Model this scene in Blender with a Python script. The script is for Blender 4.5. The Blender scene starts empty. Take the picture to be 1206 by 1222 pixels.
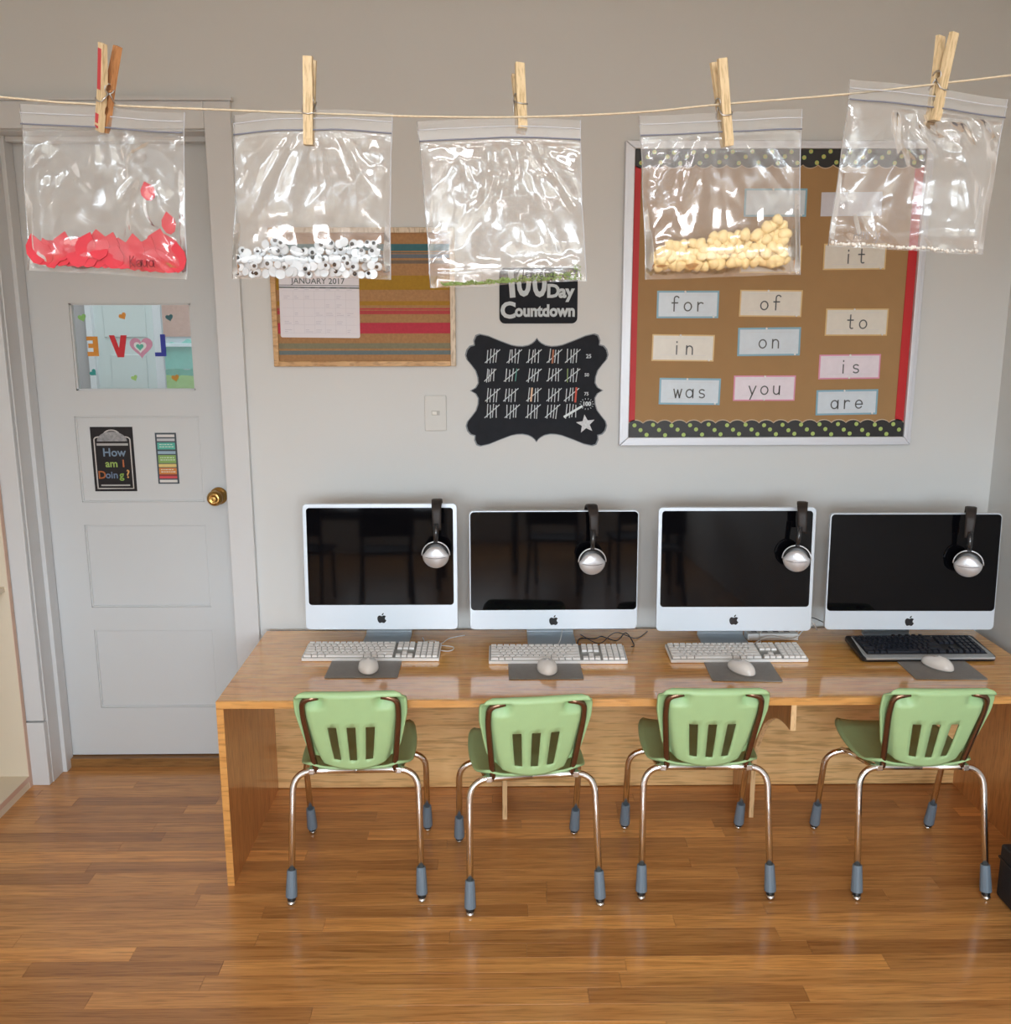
import bpy, bmesh, math, random
from mathutils import Matrix, Vector, noise
PI = math.pi
random.seed(7)
sc = bpy.context.scene
C = bpy.context.collection

# ------------------------------------------------------------------ camera
cam_d = bpy.data.cameras.new('camera'); cam = bpy.data.objects.new('camera', cam_d); C.objects.link(cam)
cam_d.sensor_fit = 'HORIZONTAL'; cam_d.sensor_width = 36.0; cam_d.lens = 1140.73 / 1206 * 36.0
cam_d.clip_start = 0.05; cam_d.clip_end = 100
_r = Vector((0.99991994, -0.01254678, -0.00164208)); _u = Vector((0.00412919, 0.20086919, 0.97960937)); _f = Vector((0.0119611, 0.97953772, -0.20090491))
cm = Matrix.Identity(4)
for i in range(3):
    cm[i][0] = _r[i]; cm[i][1] = _u[i]; cm[i][2] = -_f[i]
cm[0][3], cm[1][3], cm[2][3] = 0.0, -3.1685, 1.6262
cam.matrix_world = cm
sc.camera = cam

# ------------------------------------------------------------------ view + world
sc.view_settings.view_transform = 'Standard'; sc.view_settings.look = 'None'
sc.view_settings.gamma = 1.0; sc.view_settings.use_curve_mapping = False
sc.view_settings.exposure = 0.9
sc.cycles.max_bounces = 10; sc.cycles.diffuse_bounces = 5; sc.cycles.glossy_bounces = 5
sc.cycles.transparent_max_bounces = 24; sc.cycles.transmission_bounces = 6
sc.cycles.caustics_reflective = False; sc.cycles.caustics_refractive = False
sc.cycles.use_denoising = True
SKY = 12.0
w = bpy.data.worlds.new('world'); sc.world = w; w.use_nodes = True
nt = w.node_tree; nt.nodes.clear()
wo = nt.nodes.new('ShaderNodeOutputWorld'); bg = nt.nodes.new('ShaderNodeBackground')
tc = nt.nodes.new('ShaderNodeTexCoord'); sx = nt.nodes.new('ShaderNodeSeparateXYZ'); rp = nt.nodes.new('ShaderNodeValToRGB')
nt.links.new(tc.outputs['Generated'], sx.inputs[0]); nt.links.new(sx.outputs['Z'], rp.inputs[0])
rp.color_ramp.elements[0].position = 0.0; rp.color_ramp.elements[0].color = (.20, .20, .18, 1)
rp.color_ramp.elements[1].position = 0.03; rp.color_ramp.elements[1].color = (.80, .925, 1.03, 1)
nt.links.new(rp.outputs[0], bg.inputs[0]); bg.inputs[1].default_value = SKY
nt.links.new(bg.outputs[0], wo.inputs[0])

# room dimensions (metres; back wall face is Y=0, camera looks towards +Y)
LX, RX, BY, CZ = -1.97, 1.68, -6.6, 2.85
WIN = [(-1.72, -.66), (-.42, .64), (.80, 1.62)]          # window openings in the rear wall (x0, x1)
WZ0, WZ1 = 0.70, 2.08
def area(name, loc, rot, sx_, sy_, energy, color=(1, 1, 1)):
    l = bpy.data.lights.new(name, 'AREA'); l.shape = 'RECTANGLE'; l.size = sx_; l.size_y = sy_; l.energy = energy; l.color = color
    o = bpy.data.objects.new(name, l); C.objects.link(o); o.location = loc; o.rotation_euler = rot
    return o
for i, (a, b) in enumerate(WIN):                          # daylight portals in the window openings
    p = area('window_portal', ((a + b) / 2, BY - .05, (WZ0 + WZ1) / 2), (PI / 2, 0, 0), b - a, WZ1 - WZ0, 1.0)
    p.data.cycles.is_portal = True
for ly in (-3.7, -5.3):                                 # two fill lights added under the ceiling, behind the camera
    area('ceiling_fill_light', (0.0, ly, CZ - .075), (0, 0, 0), 1.2, .26, 20, (.97, .97, 1))
area('hallway_lamp_light', (-1.3, .85, 2.5), (0, 0, 0), .9, .5, 7.0, (.96, .99, 1))

# ------------------------------------------------------------------ materials
MATS = {}
def mat(name, col, rough=.5, metal=0., spec=.5, coat=0., coat_rough=.05, alpha=1., emit=0., trans=0.):
    if name in MATS: return MATS[name]
    m = bpy.data.materials.new(name); m.use_nodes = True
    b = m.node_tree.nodes['Principled BSDF']
    b.inputs['Base Color'].default_value = (*col, 1); b.inputs['Roughness'].default_value = rough
    b.inputs['Metallic'].default_value = metal; b.inputs['Specular IOR Level'].default_value = spec
    b.inputs['Coat Weight'].default_value = coat; b.inputs['Coat Roughness'].default_value = coat_rough
    b.inputs['Transmission Weight'].default_value = trans
    if emit: b.inputs['Emission Color'].default_value = (*col, 1); b.inputs['Emission Strength'].default_value = emit
    MATS[name] = m
    return m
def s2l(r, g, b):
    f = lambda c: (c / 255 / 12.92) if c / 255 <= .04045 else ((c / 255 + .055) / 1.055) ** 2.4
    return (f(r), f(g), f(b))
def N(m, t): return m.node_tree.nodes.new(t)
def Lk(m, a, b): m.node_tree.links.new(a, b)
def mottle(m, scale=8, amt=.06, bump=.0, bscale=200, coords='Object', mapping=None):
    """gentle procedural variation of colour and a fine bump on a principled material"""
    b = m.node_tree.nodes['Principled BSDF']; col = b.inputs['Base Color'].default_value[:]
    t = N(m, 'ShaderNodeTexCoord'); n = N(m, 'ShaderNodeTexNoise'); n.inputs['Scale'].default_value = scale; n.inputs['Detail'].default_value = 4
    src = t.outputs[coords]
    if mapping:
        mp = N(m, 'ShaderNodeMapping'); mp.inputs['Scale'].default_value = mapping; Lk(m, src, mp.inputs[0]); src = mp.outputs[0]
    Lk(m, src, n.inputs['Vector'])
    r = N(m, 'ShaderNodeValToRGB'); r.color_ramp.elements[0].position = .3; r.color_ramp.elements[1].position = .7
    r.color_ramp.elements[0].color = tuple(c * (1 - amt) for c in col[:3]) + (1,)
    r.color_ramp.elements[1].color = tuple(min(1, c * (1 + amt)) for c in col[:3]) + (1,)
    Lk(m, n.outputs[0], r.inputs[0]); Lk(m, r.outputs[0], b.inputs['Base Color'])
    if bump:
        n2 = N(m, 'ShaderNodeTexNoise'); n2.inputs['Scale'].default_value = bscale; Lk(m, src, n2.inputs['Vector'])
        bp = N(m, 'ShaderNodeBump'); bp.inputs['Strength'].default_value = bump; bp.inputs['Distance'].default_value = .002
        Lk(m, n2.outputs[0], bp.inputs['Height']); Lk(m, bp.outputs[0], b.inputs['Normal'])
    return m
def wood(name, c1, c2, mapping=(1.2, 22, 22), rough=.3, coat=0., tone=False, c3=None, coat_rough=.06, figure=1.0):
    if name in MATS: return MATS[name]
    m = mat(name, c1, rough, coat=coat, coat_rough=coat_rough)
    b = m.node_tree.nodes['Principled BSDF']
    t = N(m, 'ShaderNodeTexCoord'); mp = N(m, 'ShaderNodeMapping'); mp.inputs['Scale'].default_value = mapping
    Lk(m, t.outputs['Object'], mp.inputs[0])
    vec = mp.outputs[0]
    if tone:
        at = N(m, 'ShaderNodeAttribute'); at.attribute_name = 'tone'
        off = N(m, 'ShaderNodeVectorMath'); off.operation = 'MULTIPLY_ADD'
        off.inputs[1].default_value = (37, 53, 71)
        Lk(m, at.outputs['Color'], off.inputs[0]); Lk(m, vec, off.inputs[2]); vec = off.outputs[0]
    n = N(m, 'ShaderNodeTexNoise'); n.inputs['Scale'].default_value = 1.6; n.inputs['Detail'].default_value = 6; n.inputs['Distortion'].default_value = 1.3 * figure
    Lk(m, vec, n.inputs['Vector'])
    r = N(m, 'ShaderNodeValToRGB'); e = r.color_ramp.elements
    e[0].position = .32; e[0].color = (*c1, 1); e[1].position = .68; e[1].color = (*c2, 1)
    Lk(m, n.outputs[0], r.inputs[0]); out = r.outputs[0]
    # pores: fine dark streaks
    n2 = N(m, 'ShaderNodeTexNoise'); n2.inputs['Scale'].default_value = 9; n2.inputs['Detail'].default_value = 3
    Lk(m, vec, n2.inputs['Vector'])
    r2 = N(m, 'ShaderNodeValToRGB'); r2.color_ramp.elements[0].position = .36; r2.color_ramp.elements[0].color = (.72, .68, .62, 1)
    r2.color_ramp.elements[1].position = .5; r2.color_ramp.elements[1].color = (1, 1, 1, 1); Lk(m, n2.outputs[0], r2.inputs[0])
    mx = N(m, 'ShaderNodeMix'); mx.data_type = 'RGBA'; mx.blend_type = 'MULTIPLY'; mx.inputs[0].default_value = 1
    Lk(m, out, mx.inputs[6]); Lk(m, r2.outputs[0], mx.inputs[7]); out = mx.outputs[2]
    if tone:
        r3 = N(m, 'ShaderNodeValToRGB'); ee = r3.color_ramp.elements
        ee[0].position = 0; ee[0].color = (.50, .40, .34, 1); ee[1].position = 1; ee[1].color = (1.35, 1.30, 1.15, 1)
        x = ee.new(.35); x.color = (.82, .76, .70, 1); x = ee.new(.7); x.color = (1.05, 1.0, .92, 1)
        sp = N(m, 'ShaderNodeSeparateColor'); Lk(m, at.outputs['Color'], sp.inputs[0]); Lk(m, sp.outputs[0], r3.inputs[0])
        m2 = N(m, 'ShaderNodeMix'); m2.data_type = 'RGBA'; m2.blend_type = 'MULTIPLY'; m2.inputs[0].default_value = 1
        Lk(m, out, m2.inputs[6]); Lk(m, r3.outputs[0], m2.inputs[7]); out = m2.outputs[2]
    Lk(m, out, b.inputs['Base Color'])
    bp = N(m, 'ShaderNodeBump'); bp.inputs['Strength'].default_value = .12; bp.inputs['Distance'].default_value = .001
    Lk(m, n2.outputs[0], bp.inputs['Height']); Lk(m, bp.outputs[0], b.inputs['Normal'])
    return m

wall_paint = mottle(mat('wall_paint', s2l(216, 218, 217), .55), 1.2, .02, .15, 260)
ceil_paint = mat('ceiling_paint', s2l(232, 226, 216), .8)
door_paint = mottle(mat('door_paint', s2l(206, 209, 210), .38), 2, .02, .1, 120)
trim_paint = mottle(mat('trim_paint', s2l(214, 216, 217), .35), 2, .02, .1, 120)
floor_wood = wood('oak_floor', s2l(188, 132, 76), s2l(220, 164, 102), (1.1, 24, 24), .30, coat=.4, tone=True, coat_rough=.16)
sub_mat = mat('floor_joint', s2l(60, 36, 20), .8)
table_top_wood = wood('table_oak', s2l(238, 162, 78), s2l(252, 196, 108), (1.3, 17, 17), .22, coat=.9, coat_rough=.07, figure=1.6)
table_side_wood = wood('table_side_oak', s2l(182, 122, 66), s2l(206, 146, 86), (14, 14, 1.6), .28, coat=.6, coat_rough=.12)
modesty_wood = wood('modesty_birch', s2l(230, 186, 122), s2l(246, 206, 146), (1.0, 9, 14), .4, coat=.2, figure=1.4)
edge_wood = wood('table_edge_maple', s2l(204, 144, 76), s2l(222, 164, 94), (1.5, 14, 14), .35, coat=.4)
pale_edge = wood('divider_edge', s2l(224, 186, 136), s2l(236, 200, 152), (14, 14, 2), .45)
sill_wood = wood('sill_oak', s2l(120, 84, 46), s2l(156, 112, 62), (2, 30, 30), .4)
green_pl = mottle(mat('green_plastic', s2l(170, 204, 148), .42), 30, .02, .25, 500)
chrome = mat('chrome', (.88, .88, .88), .15, 1.0)
boot_m = mat('grey_boot', s2l(112, 128, 142), .5)
glide_m = mat('steel_glide', (.75, .75, .74), .25, 1.0)
black_m = mat('black_plastic', (.012, .012, .013), .35)
alu = mat('white_aluminium', s2l(214, 224, 234), .34, .25)
alu_stand = mat('stand_aluminium', s2l(196, 203, 208), .35, .3)
glass_black = mat('screen_glass', (.003, .003, .004), .04, spec=.22)
key_white = mat('key_white', s2l(248, 246, 243), .45)
key_tray = mat('keyboard_aluminium', s2l(176, 176, 172), .35, .6)
mouse_white = mat('mouse_white', s2l(250, 247, 243), .22, coat=.5)
pad_m = mottle(mat('mouse_pad_grey', s2l(146, 144, 141), .55), 60, .05, .3, 900)
white_cable = mat('white_cable', s2l(228, 228, 224), .45)
black_cable = mat('black_cable', (.02, .02, .022), .45)
silver = mat('headphone_silver', s2l(206, 208, 212), .32, .55)
brass = mat('brass', s2l(196, 156, 92), .24, 1.0)
cream = mat('bookcase_cream', s2l(224, 212, 190), .5)
cream_edge = mat('bookcase_edge', s2l(212, 180, 160), .5)
board_frame = mat('board_frame_silver', s2l(222, 226, 234), .35, .2)
kraft = mottle(mat('brown_kraft_paper', s2l(168, 132, 88), .75), 14, .03, .2, 90)
red_trim = mat('red_border', s2l(196, 34, 40), .5)
black_trim = mottle(mat('black_border', s2l(34, 33, 34), .4), 20, .2)
dot_green = mat('dot_green', s2l(176, 200, 112), .5)
dot_mid = mat('dot_tan', s2l(214, 176, 110), .5)
scal_edge = mat('border_scallop_edge', s2l(206, 186, 160), .5)
chalk_blk = mottle(mat('chalkboard_black', s2l(30, 33, 40), .7, spec=.25), 40, .12)
chalk = mat('chalk_white', s2l(206, 216, 222), .7)
pencil = mat('letter_ink', s2l(92, 96, 98), .6)
ink = mat('dark_ink', s2l(52, 60, 66), .6)
paper = mat('paper_white', s2l(232, 230, 238), .5)
dash_m = mat('pale_ink', s2l(206, 208, 214), .6)
pin_white = mat('pin_white', s2l(240, 240, 240), .3)
frame_wood = wood('board_frame_pine', s2l(198, 152, 98), s2l(222, 182, 130), (4, 18, 18), .45)
frame_pale = wood('board_frame_pale', s2l(214, 196, 170), s2l(228, 212, 190), (18, 18, 4), .45)
cork = mottle(mat('cork', s2l(172, 130, 88), .8), 120, .10, .3, 400)
pin_wood = wood('clothespin_wood', s2l(206, 182, 140), s2l(222, 200, 162), (60, 60, 7), .55)
pin_wood_shaded = wood('clothespin_wood_shaded', s2l(176, 120, 74), s2l(196, 142, 92), (60, 60, 7), .6)  # same pin wood, with the rear prong's shade put into the colour
red_stain = mat('red_paint_stain', s2l(186, 62, 66), .6)
steel = mat('spring_steel', (.55, .55, .55), .3, 1.0)
twine = mottle(mat('cotton_twine', s2l(204, 190, 164), .8), 300, .1)
red_paper = mottle(mat('red_petal_paper', s2l(192, 38, 54), .55), 60, .10)
eye_white = mat('eye_white', s2l(200, 207, 212), .25, coat=.3)
eye_black = mat('eye_black', (.012, .012, .014), .2)
corn_m = mottle(mat('corn_yellow', s2l(228, 204, 150), .5), 90, .10, .4, 300)
grass_m = mottle(mat('green_crumbs', s2l(136, 160, 92), .6), 200, .25)
zip_m = mat('zip_line', s2l(112, 116, 130), .4)
marker = mat('black_marker', (.02, .012, .014), .5)
marker_red = mat('marker_on_red', s2l(128, 14, 28), .5)

def film(name, haze, gl, rough=.10, tint=(1, 1, 1)):
    m = bpy.data.materials.new(name); m.use_nodes = True; m.node_tree.nodes.clear()
    o = N(m, 'ShaderNodeOutputMaterial'); tr = N(m, 'ShaderNodeBsdfTransparent'); gs = N(m, 'ShaderNodeBsdfGlossy'); df = N(m, 'ShaderNodeBsdfDiffuse'); tl = N(m, 'ShaderNodeBsdfTranslucent')
    tr.inputs[0].default_value = (*tint, 1); gs.inputs['Roughness'].default_value = rough; gs.inputs[0].default_value = (1, 1, 1, 1)
    df.inputs[0].default_value = (.85, .85, .85, 1); tl.inputs[0].default_value = (.85, .85, .85, 1)
    fr = N(m, 'ShaderNodeFresnel'); fr.inputs['IOR'].default_value = 1.5
    ad = N(m, 'ShaderNodeMath'); ad.operation = 'MULTIPLY_ADD'; ad.inputs[1].default_value = .8; ad.inputs[2].default_value = gl; ad.use_clamp = True
    Lk(m, fr.outputs[0], ad.inputs[0])
    m1 = N(m, 'ShaderNodeMixShader'); m1.inputs[0].default_value = .5; Lk(m, df.outputs[0], m1.inputs[1]); Lk(m, tl.outputs[0], m1.inputs[2])
    m2 = N(m, 'ShaderNodeMixShader'); m2.inputs[0].default_value = haze; Lk(m, tr.outputs[0], m2.inputs[1]); Lk(m, m1.outputs[0], m2.inputs[2])
    m3 = N(m, 'ShaderNodeMixShader'); Lk(m, ad.outputs[0], m3.inputs[0]); Lk(m, m2.outputs[0], m3.inputs[1]); Lk(m, gs.outputs[0], m3.inputs[2])
    t = N(m, 'ShaderNodeTexCoord'); n = N(m, 'ShaderNodeTexNoise'); n.inputs['Scale'].default_value = 75; n.inputs['Detail'].default_value = 2; Lk(m, t.outputs['Object'], n.inputs['Vector'])
    bp = N(m, 'ShaderNodeBump'); bp.inputs['Strength'].default_value = .10; bp.inputs['Distance'].default_value = .002
    Lk(m, n.outputs[0], bp.inputs['Height']); Lk(m, bp.outputs[0], gs.inputs['Normal'])
    Lk(m, m3.outputs[0], o.inputs[0])
    return m
bag_film = film('bag_film', .045, .03, .10)
back_film = film('bag_back_film', .20, .01, .14)
zip_film = film('zip_band_film', .08, .03, .2)
glass_m = film('window_glass', .015, .02, .02)
glass_m.node_tree.nodes['Bump'].inputs['Strength'].default_value = 0

# ------------------------------------------------------------------ mesh builder
class MB:
    def __init__(s): s.v = []; s.f = []; s.tone = None
    def add(s, vs, fs):
        o = len(s.v); s.v += [tuple(p) for p in vs]; s.f += [tuple(i + o for i in q) for q in fs]; return s
    def box(s, x0, x1, y0, y1, z0, z1):
        return s.add([(x0, y0, z0), (x1, y0, z0), (x1, y1, z0), (x0, y1, z0), (x0, y0, z1), (x1, y0, z1), (x1, y1, z1), (x0, y1, z1)],
                     [(3, 2, 1, 0), (4, 5, 6, 7), (0, 1, 5, 4), (1, 2, 6, 5), (2, 3, 7, 6), (3, 0, 4, 7)])
    def prism_xz(s, poly, y0, y1):
        n = len(poly); a = sum(poly[i][0] * poly[(i + 1) % n][1] - poly[(i + 1) % n][0] * poly[i][1] for i in range(n))
        if a < 0: poly = poly[::-1]
        if y0 > y1: y0, y1 = y1, y0
        return s.add([(x, y0, z) for x, z in poly] + [(x, y1, z) for x, z in poly],
                     [tuple(range(n)), tuple(range(2 * n - 1, n - 1, -1))] + [((i + 1) % n, i, i + n, (i + 1) % n + n) for i in range(n)])
    def prism_xy(s, poly, z0, z1):
        n = len(poly); a = sum(poly[i][0] * poly[(i + 1) % n][1] - poly[(i + 1) % n][0] * poly[i][1] for i in range(n))
        if a < 0: poly = poly[::-1]
        return s.add([(x, y, z1) for x, y in poly] + [(x, y, z0) for x, y in poly],
                     [tuple(range(n)), tuple(range(2 * n - 1, n - 1, -1))] + [((i + 1) % n, i, i + n, (i + 1) % n + n) for i in range(n)])
    def prism_yz(s, poly, x0, x1):
        n = len(poly); a = sum(poly[i][0] * poly[(i + 1) % n][1] - poly[(i + 1) % n][0] * poly[i][1] for i in range(n))
        if a < 0: poly = poly[::-1]
        return s.add([(x1, y, z) for y, z in poly] + [(x0, y, z) for y, z in poly],
                     [tuple(range(n)), tuple(range(2 * n - 1, n - 1, -1))] + [((i + 1) % n, i, i + n, (i + 1) % n + n) for i in range(n)])
    def tube(s, pts, r, seg=10, cap=True):
        P = [Vector(p) for p in pts]; rs = r if isinstance(r, (list, tuple)) else [r] * len(P)
        rings = []; prev = None
        for i, p in enumerate(P):
            t = ((P[min(i + 1, len(P) - 1)] - p).normalized() + (p - P[max(i - 1, 0)]).normalized())
            t = t.normalized() if t.length > 1e-9 else Vector((0, 0, 1))
            if prev is None:
                a = Vector((0, 0, 1)) if abs(t.z) < .9 else Vector((1, 0, 0)); n = t.cross(a).normalized()
            else: n = (prev - t * prev.dot(t)).normalized()
            prev = n; b = t.cross(n)
            rings.append([tuple(p + (n * math.cos(2 * PI * k / seg) + b * math.sin(2 * PI * k / seg)) * rs[i]) for k in range(seg)])
        vs = [q for g in rings for q in g]; fs = []
        for i in range(len(P) - 1):
            for k in range(seg):
                k2 = (k + 1) % seg; fs.append((i * seg + k, i * seg + k2, (i + 1) * seg + k2, (i + 1) * seg + k))
        if cap: fs.append(tuple(range(seg - 1, -1, -1))); fs.append(tuple((len(P) - 1) * seg + k for k in range(seg)))
        return s.add(vs, fs)
    def lathe(s, prof, org=(0, 0, 0), axis='z', seg=20):
        """prof: (radius, height) pairs"""
        vs = []; fs = []
        for r, h in prof:
            for k in range(seg):
                a = 2 * PI * k / seg; c, d = r * math.cos(a), r * math.sin(a)
                p = {'z': (c, d, h), 'y': (d, h, c), 'x': (h, c, d)}[axis]
                vs.append((p[0] + org[0], p[1] + org[1], p[2] + org[2]))
        for i in range(len(prof) - 1):
            for k in range(seg):
                k2 = (k + 1) % seg; fs.append((i * seg + k, i * seg + k2, (i + 1) * seg + k2, (i + 1) * seg + k))
        if prof[0][0] > 1e-6: fs.append(tuple(range(seg - 1, -1, -1)))
        if prof[-1][0] > 1e-6: fs.append(tuple((len(prof) - 1) * seg + k for k in range(seg)))
        return s.add(vs, fs)
    def ball(s, c, rx, ry, rz, u=16, v=10):
        vs = []; fs = []
        for j in range(v + 1):
            p = PI * j / v
            for i in range(u):
                a = 2 * PI * i / u; vs.append((c[0] + rx * math.sin(p) * math.cos(a), c[1] + ry * math.sin(p) * math.sin(a), c[2] + rz * math.cos(p)))
        for j in range(v):
            for i in range(u):
                i2 = (i + 1) % u; fs.append((j * u + i, (j + 1) * u + i, (j + 1) * u + i2, j * u + i2))
        return s.add(vs, fs)
    def ribbon(s, pts, wd, y=0., thick=.0004):
        """flat print stroke in the XZ plane facing -Y"""
        n = len(pts)
        L = []; R = []
        for i, (x, z) in enumerate(pts):
            ax, az = pts[max(i - 1, 0)]; bx, bz = pts[min(i + 1, n - 1)]
            dx, dz = bx - ax, bz - az; d = math.hypot(dx, dz) or 1; nx, nz = -dz / d * wd / 2, dx / d * wd / 2
            ex, ez = (0, 0)
            if i == 0: ex, ez = -dx / d * wd / 2, -dz / d * wd / 2
            if i == n - 1: ex, ez = dx / d * wd / 2, dz / d * wd / 2
            L.append((x + nx + ex, y, z + nz + ez)); R.append((x - nx + ex, y, z - nz + ez))
        vs = L + R
        return s.add(vs, [(i, n + i, n + i + 1, i + 1) for i in range(n - 1)])
    def disc(s, cx, cz, r, y, seg=14):
        return s.add([(cx + r * math.cos(2 * PI * k / seg), y, cz + r * math.sin(2 * PI * k / seg)) for k in range(seg)], [tuple(range(seg))])
    def xf(s, M, start=0):
        for i in range(start, len(s.v)): s.v[i] = tuple(M @ Vector(s.v[i]))
        return s
    def build(s, name, m, parent=None, smooth=False, bevel=0, bseg=2, world=False, fix=False, solid=0, sub=0):
        vs = s.v
        if world and parent is not None:
            M = wmat(parent).inverted(); vs = [tuple(M @ Vector(p)) for p in vs]
        me = bpy.data.meshes.new(name); me.from_pydata(vs, [], s.f); me.update()
        if fix:
            bm = bmesh.new(); bm.from_mesh(me); bmesh.ops.remove_doubles(bm, verts=bm.verts, dist=1e-6)
            bmesh.ops.recalc_face_normals(bm, faces=bm.faces); bm.to_mesh(me); bm.free()
        o = bpy.data.objects.new(name, me); C.objects.link(o); me.materials.append(m)
        if smooth: me.shade_smooth()
        if s.tone is not None:
            ca = me.color_attributes.new('tone', 'FLOAT_COLOR', 'CORNER')
            vals = []
            for p in me.polygons:
                t = s.tone[p.index] if isinstance(s.tone, list) else s.tone
                vals += [t[0], t[1], t[2], 1] * p.loop_total
            ca.data.foreach_set('color', vals)
        if parent is not None: o.parent = parent
        if solid:
            md = o.modifiers.new('thickness', 'SOLIDIFY'); md.thickness = solid; md.offset = 0
        if bevel:
            md = o.modifiers.new('bevel', 'BEVEL'); md.width = bevel; md.segments = bseg; md.limit_method = 'ANGLE'; md.angle_limit = .7
            me.shade_smooth(); md.harden_normals = True
        if sub:
            md = o.modifiers.new('sub', 'SUBSURF'); md.levels = sub; md.render_levels = sub
        return o
def wmat(o):
    M = Matrix.LocRotScale(o.location, o.rotation_euler, o.scale)
    return wmat(o.parent) @ M if o.parent else M
def tag(o, label=None, cat=None, group=None, kind=None):
    if label: o['label'] = label
    if cat: o['category'] = cat
    if group: o['group'] = group
    if kind: o['kind'] = kind
    return o
def thing(name, label, cat, loc=(0, 0, 0), rot=(0, 0, 0), group=None):
    o = bpy.data.objects.new(name, None); o.empty_display_size = .05; C.objects.link(o); o.location = loc
    o.rotation_euler = rot if isinstance(rot, (tuple, list)) else (0, 0, rot)
    return tag(o, label, cat, group)
def copy_tree(o, parent=None):
    c = o.copy(); C.objects.link(c)
    if parent is not None: c.parent = parent
    for ch in [x for x in KIDS.get(o.name, [])] or list(o.children): copy_tree(ch, c)
    return c
KIDS = {}
def struct(o, label=None): o['kind'] = 'structure'; return tag(o, label)
def rrect(x0, x1, z0, z1, r, n=5):
    P = []
    for cx, cz, a0 in ((x1 - r, z1 - r, 0), (x0 + r, z1 - r, PI / 2), (x0 + r, z0 + r, PI), (x1 - r, z0 + r, 1.5 * PI)):
        for k in range(n + 1):
            a = a0 + PI / 2 * k / n; P.append((cx + r * math.cos(a), cz + r * math.sin(a)))
    return P
def fillet(pts, r, n=6):
    """round the corners of a 3D polyline"""
    P = [Vector(p) for p in pts]; out = [P[0]]
    for i in range(1, len(P) - 1):
        a = (P[i - 1] - P[i]); b = (P[i + 1] - P[i]); rr = min(r, a.length * .49, b.length * .49)
        A = P[i] + a.normalized() * rr; B = P[i] + b.normalized() * rr
        for k in range(n + 1):
            t = k / n; out.append(A * (1 - t) ** 2 + P[i] * 2 * t * (1 - t) + B * t * t)
    out.append(P[-1]); return [tuple(p) for p in out]
def text(s_, size, m, name, parent, loc, bold=0., align='CENTER', rz=0., sx=1., shear=0., spacing=1.0):
    """lettering as a flat mesh that faces -Y; loc local to parent"""
    cu = bpy.data.curves.new('t', 'FONT'); cu.body = s_; cu.size = size; cu.offset = bold; cu.align_x = align; cu.align_y = 'CENTER'; cu.shear = shear; cu.space_character = spacing
    cu.resolution_u = 3
    to = bpy.data.objects.new('t', cu)
    me = bpy.data.meshes.new_from_object(to)
    bpy.data.objects.remove(to); bpy.data.curves.remove(cu)
    M = Matrix.Translation(loc) @ Matrix.Rotation(rz, 4, 'Y') @ Matrix.Rotation(PI / 2, 4, 'X') @ Matrix.Diagonal((sx, 1, 1, 1))
    me.transform(M); me.materials.clear(); me.materials.append(m); me.name = name
    o = bpy.data.objects.new(name, me); C.objects.link(o)
    if parent is not None: o.parent = parent
    return o
def arc(cx, cz, rx, rz, a0, a1, n=8):
    return [(cx + rx * math.cos(math.radians(a0 + (a1 - a0) * k / n)), cz + rz * math.sin(math.radians(a0 + (a1 - a0) * k / n))) for k in range(n + 1)]
# primer alphabet: strokes with x-height 1
GL = {
    'o': [arc(.5, .5, .46, .5, 0, 360, 16)],
    'a': [arc(.46, .5, .44, .5, 0, 360, 16), [(.92, 1), (.92, 0)]],
    'e': [[(.08, .5), (.9, .5)], arc(.5, .5, .44, .5, 0, 320, 14)],
    'f': [arc(.62, 1.45, .3, .28, 30, 180, 6) + [(.32, 0)], [(.05, .95), (.75, .95)]],
    'i': [[(.5, 0), (.5, 1)], [(.5, 1.42), (.5, 1.5)]],
    'n': [[(.12, 0), (.12, 1)], arc(.5, .6, .38, .4, 180, 0, 8) + [(.88, 0)]],
    'r': [[(.2, 0), (.2, 1)], arc(.6, .55, .4, .42, 180, 55, 6)],
    's': [arc(.5, .75, .34, .25, 40, 270, 8) + arc(.5, .25, .36, .25, 90, -140, 8)],
    't': [[(.5, 1.6), (.5, .2)] + arc(.72, .2, .22, .2, 180, 300, 5), [(.15, 1), (.85, 1)]],
    'u': [[(.12, 1), (.12, .4)] + arc(.5, .4, .38, .4, 180, 360, 8) + [(.88, 1)], [(.88, 1), (.88, 0)]],
    'w': [[(.0, 1), (.25, 0)], [(.25, 0), (.5, .9)], [(.5, .9), (.75, 0)], [(.75, 0), (1, 1)]],
    'y': [[(.08, 1), (.5, 0)], [(.95, 1), (.25, -.6)]],
}
def primer(word, cx, z0, xh, pitch, wd, y):
    mb = MB(); n = len(word); x = cx - (n - 1) * pitch / 2
    for ch in word:
        for st in GL[ch]: mb.ribbon([(x + (px - .5) * xh * .95, z0 + pz * xh) for px, pz in st], wd, y)
        x += pitch
    return mb
def heart(cx, cz, s_, n=26, rot=0.):
    P = []
    for k in range(n):
        t = 2 * PI * k / n; x = 16 * math.sin(t) ** 3; z = 13 * math.cos(t) - 5 * math.cos(2 * t) - 2 * math.cos(3 * t) - math.cos(4 * t)
        x, z = x * s_ / 32, z * s_ / 32
        P.append((cx + x * math.cos(rot) - z * math.sin(rot), cz + x * math.sin(rot) + z * math.cos(rot)))
    return P

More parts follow.
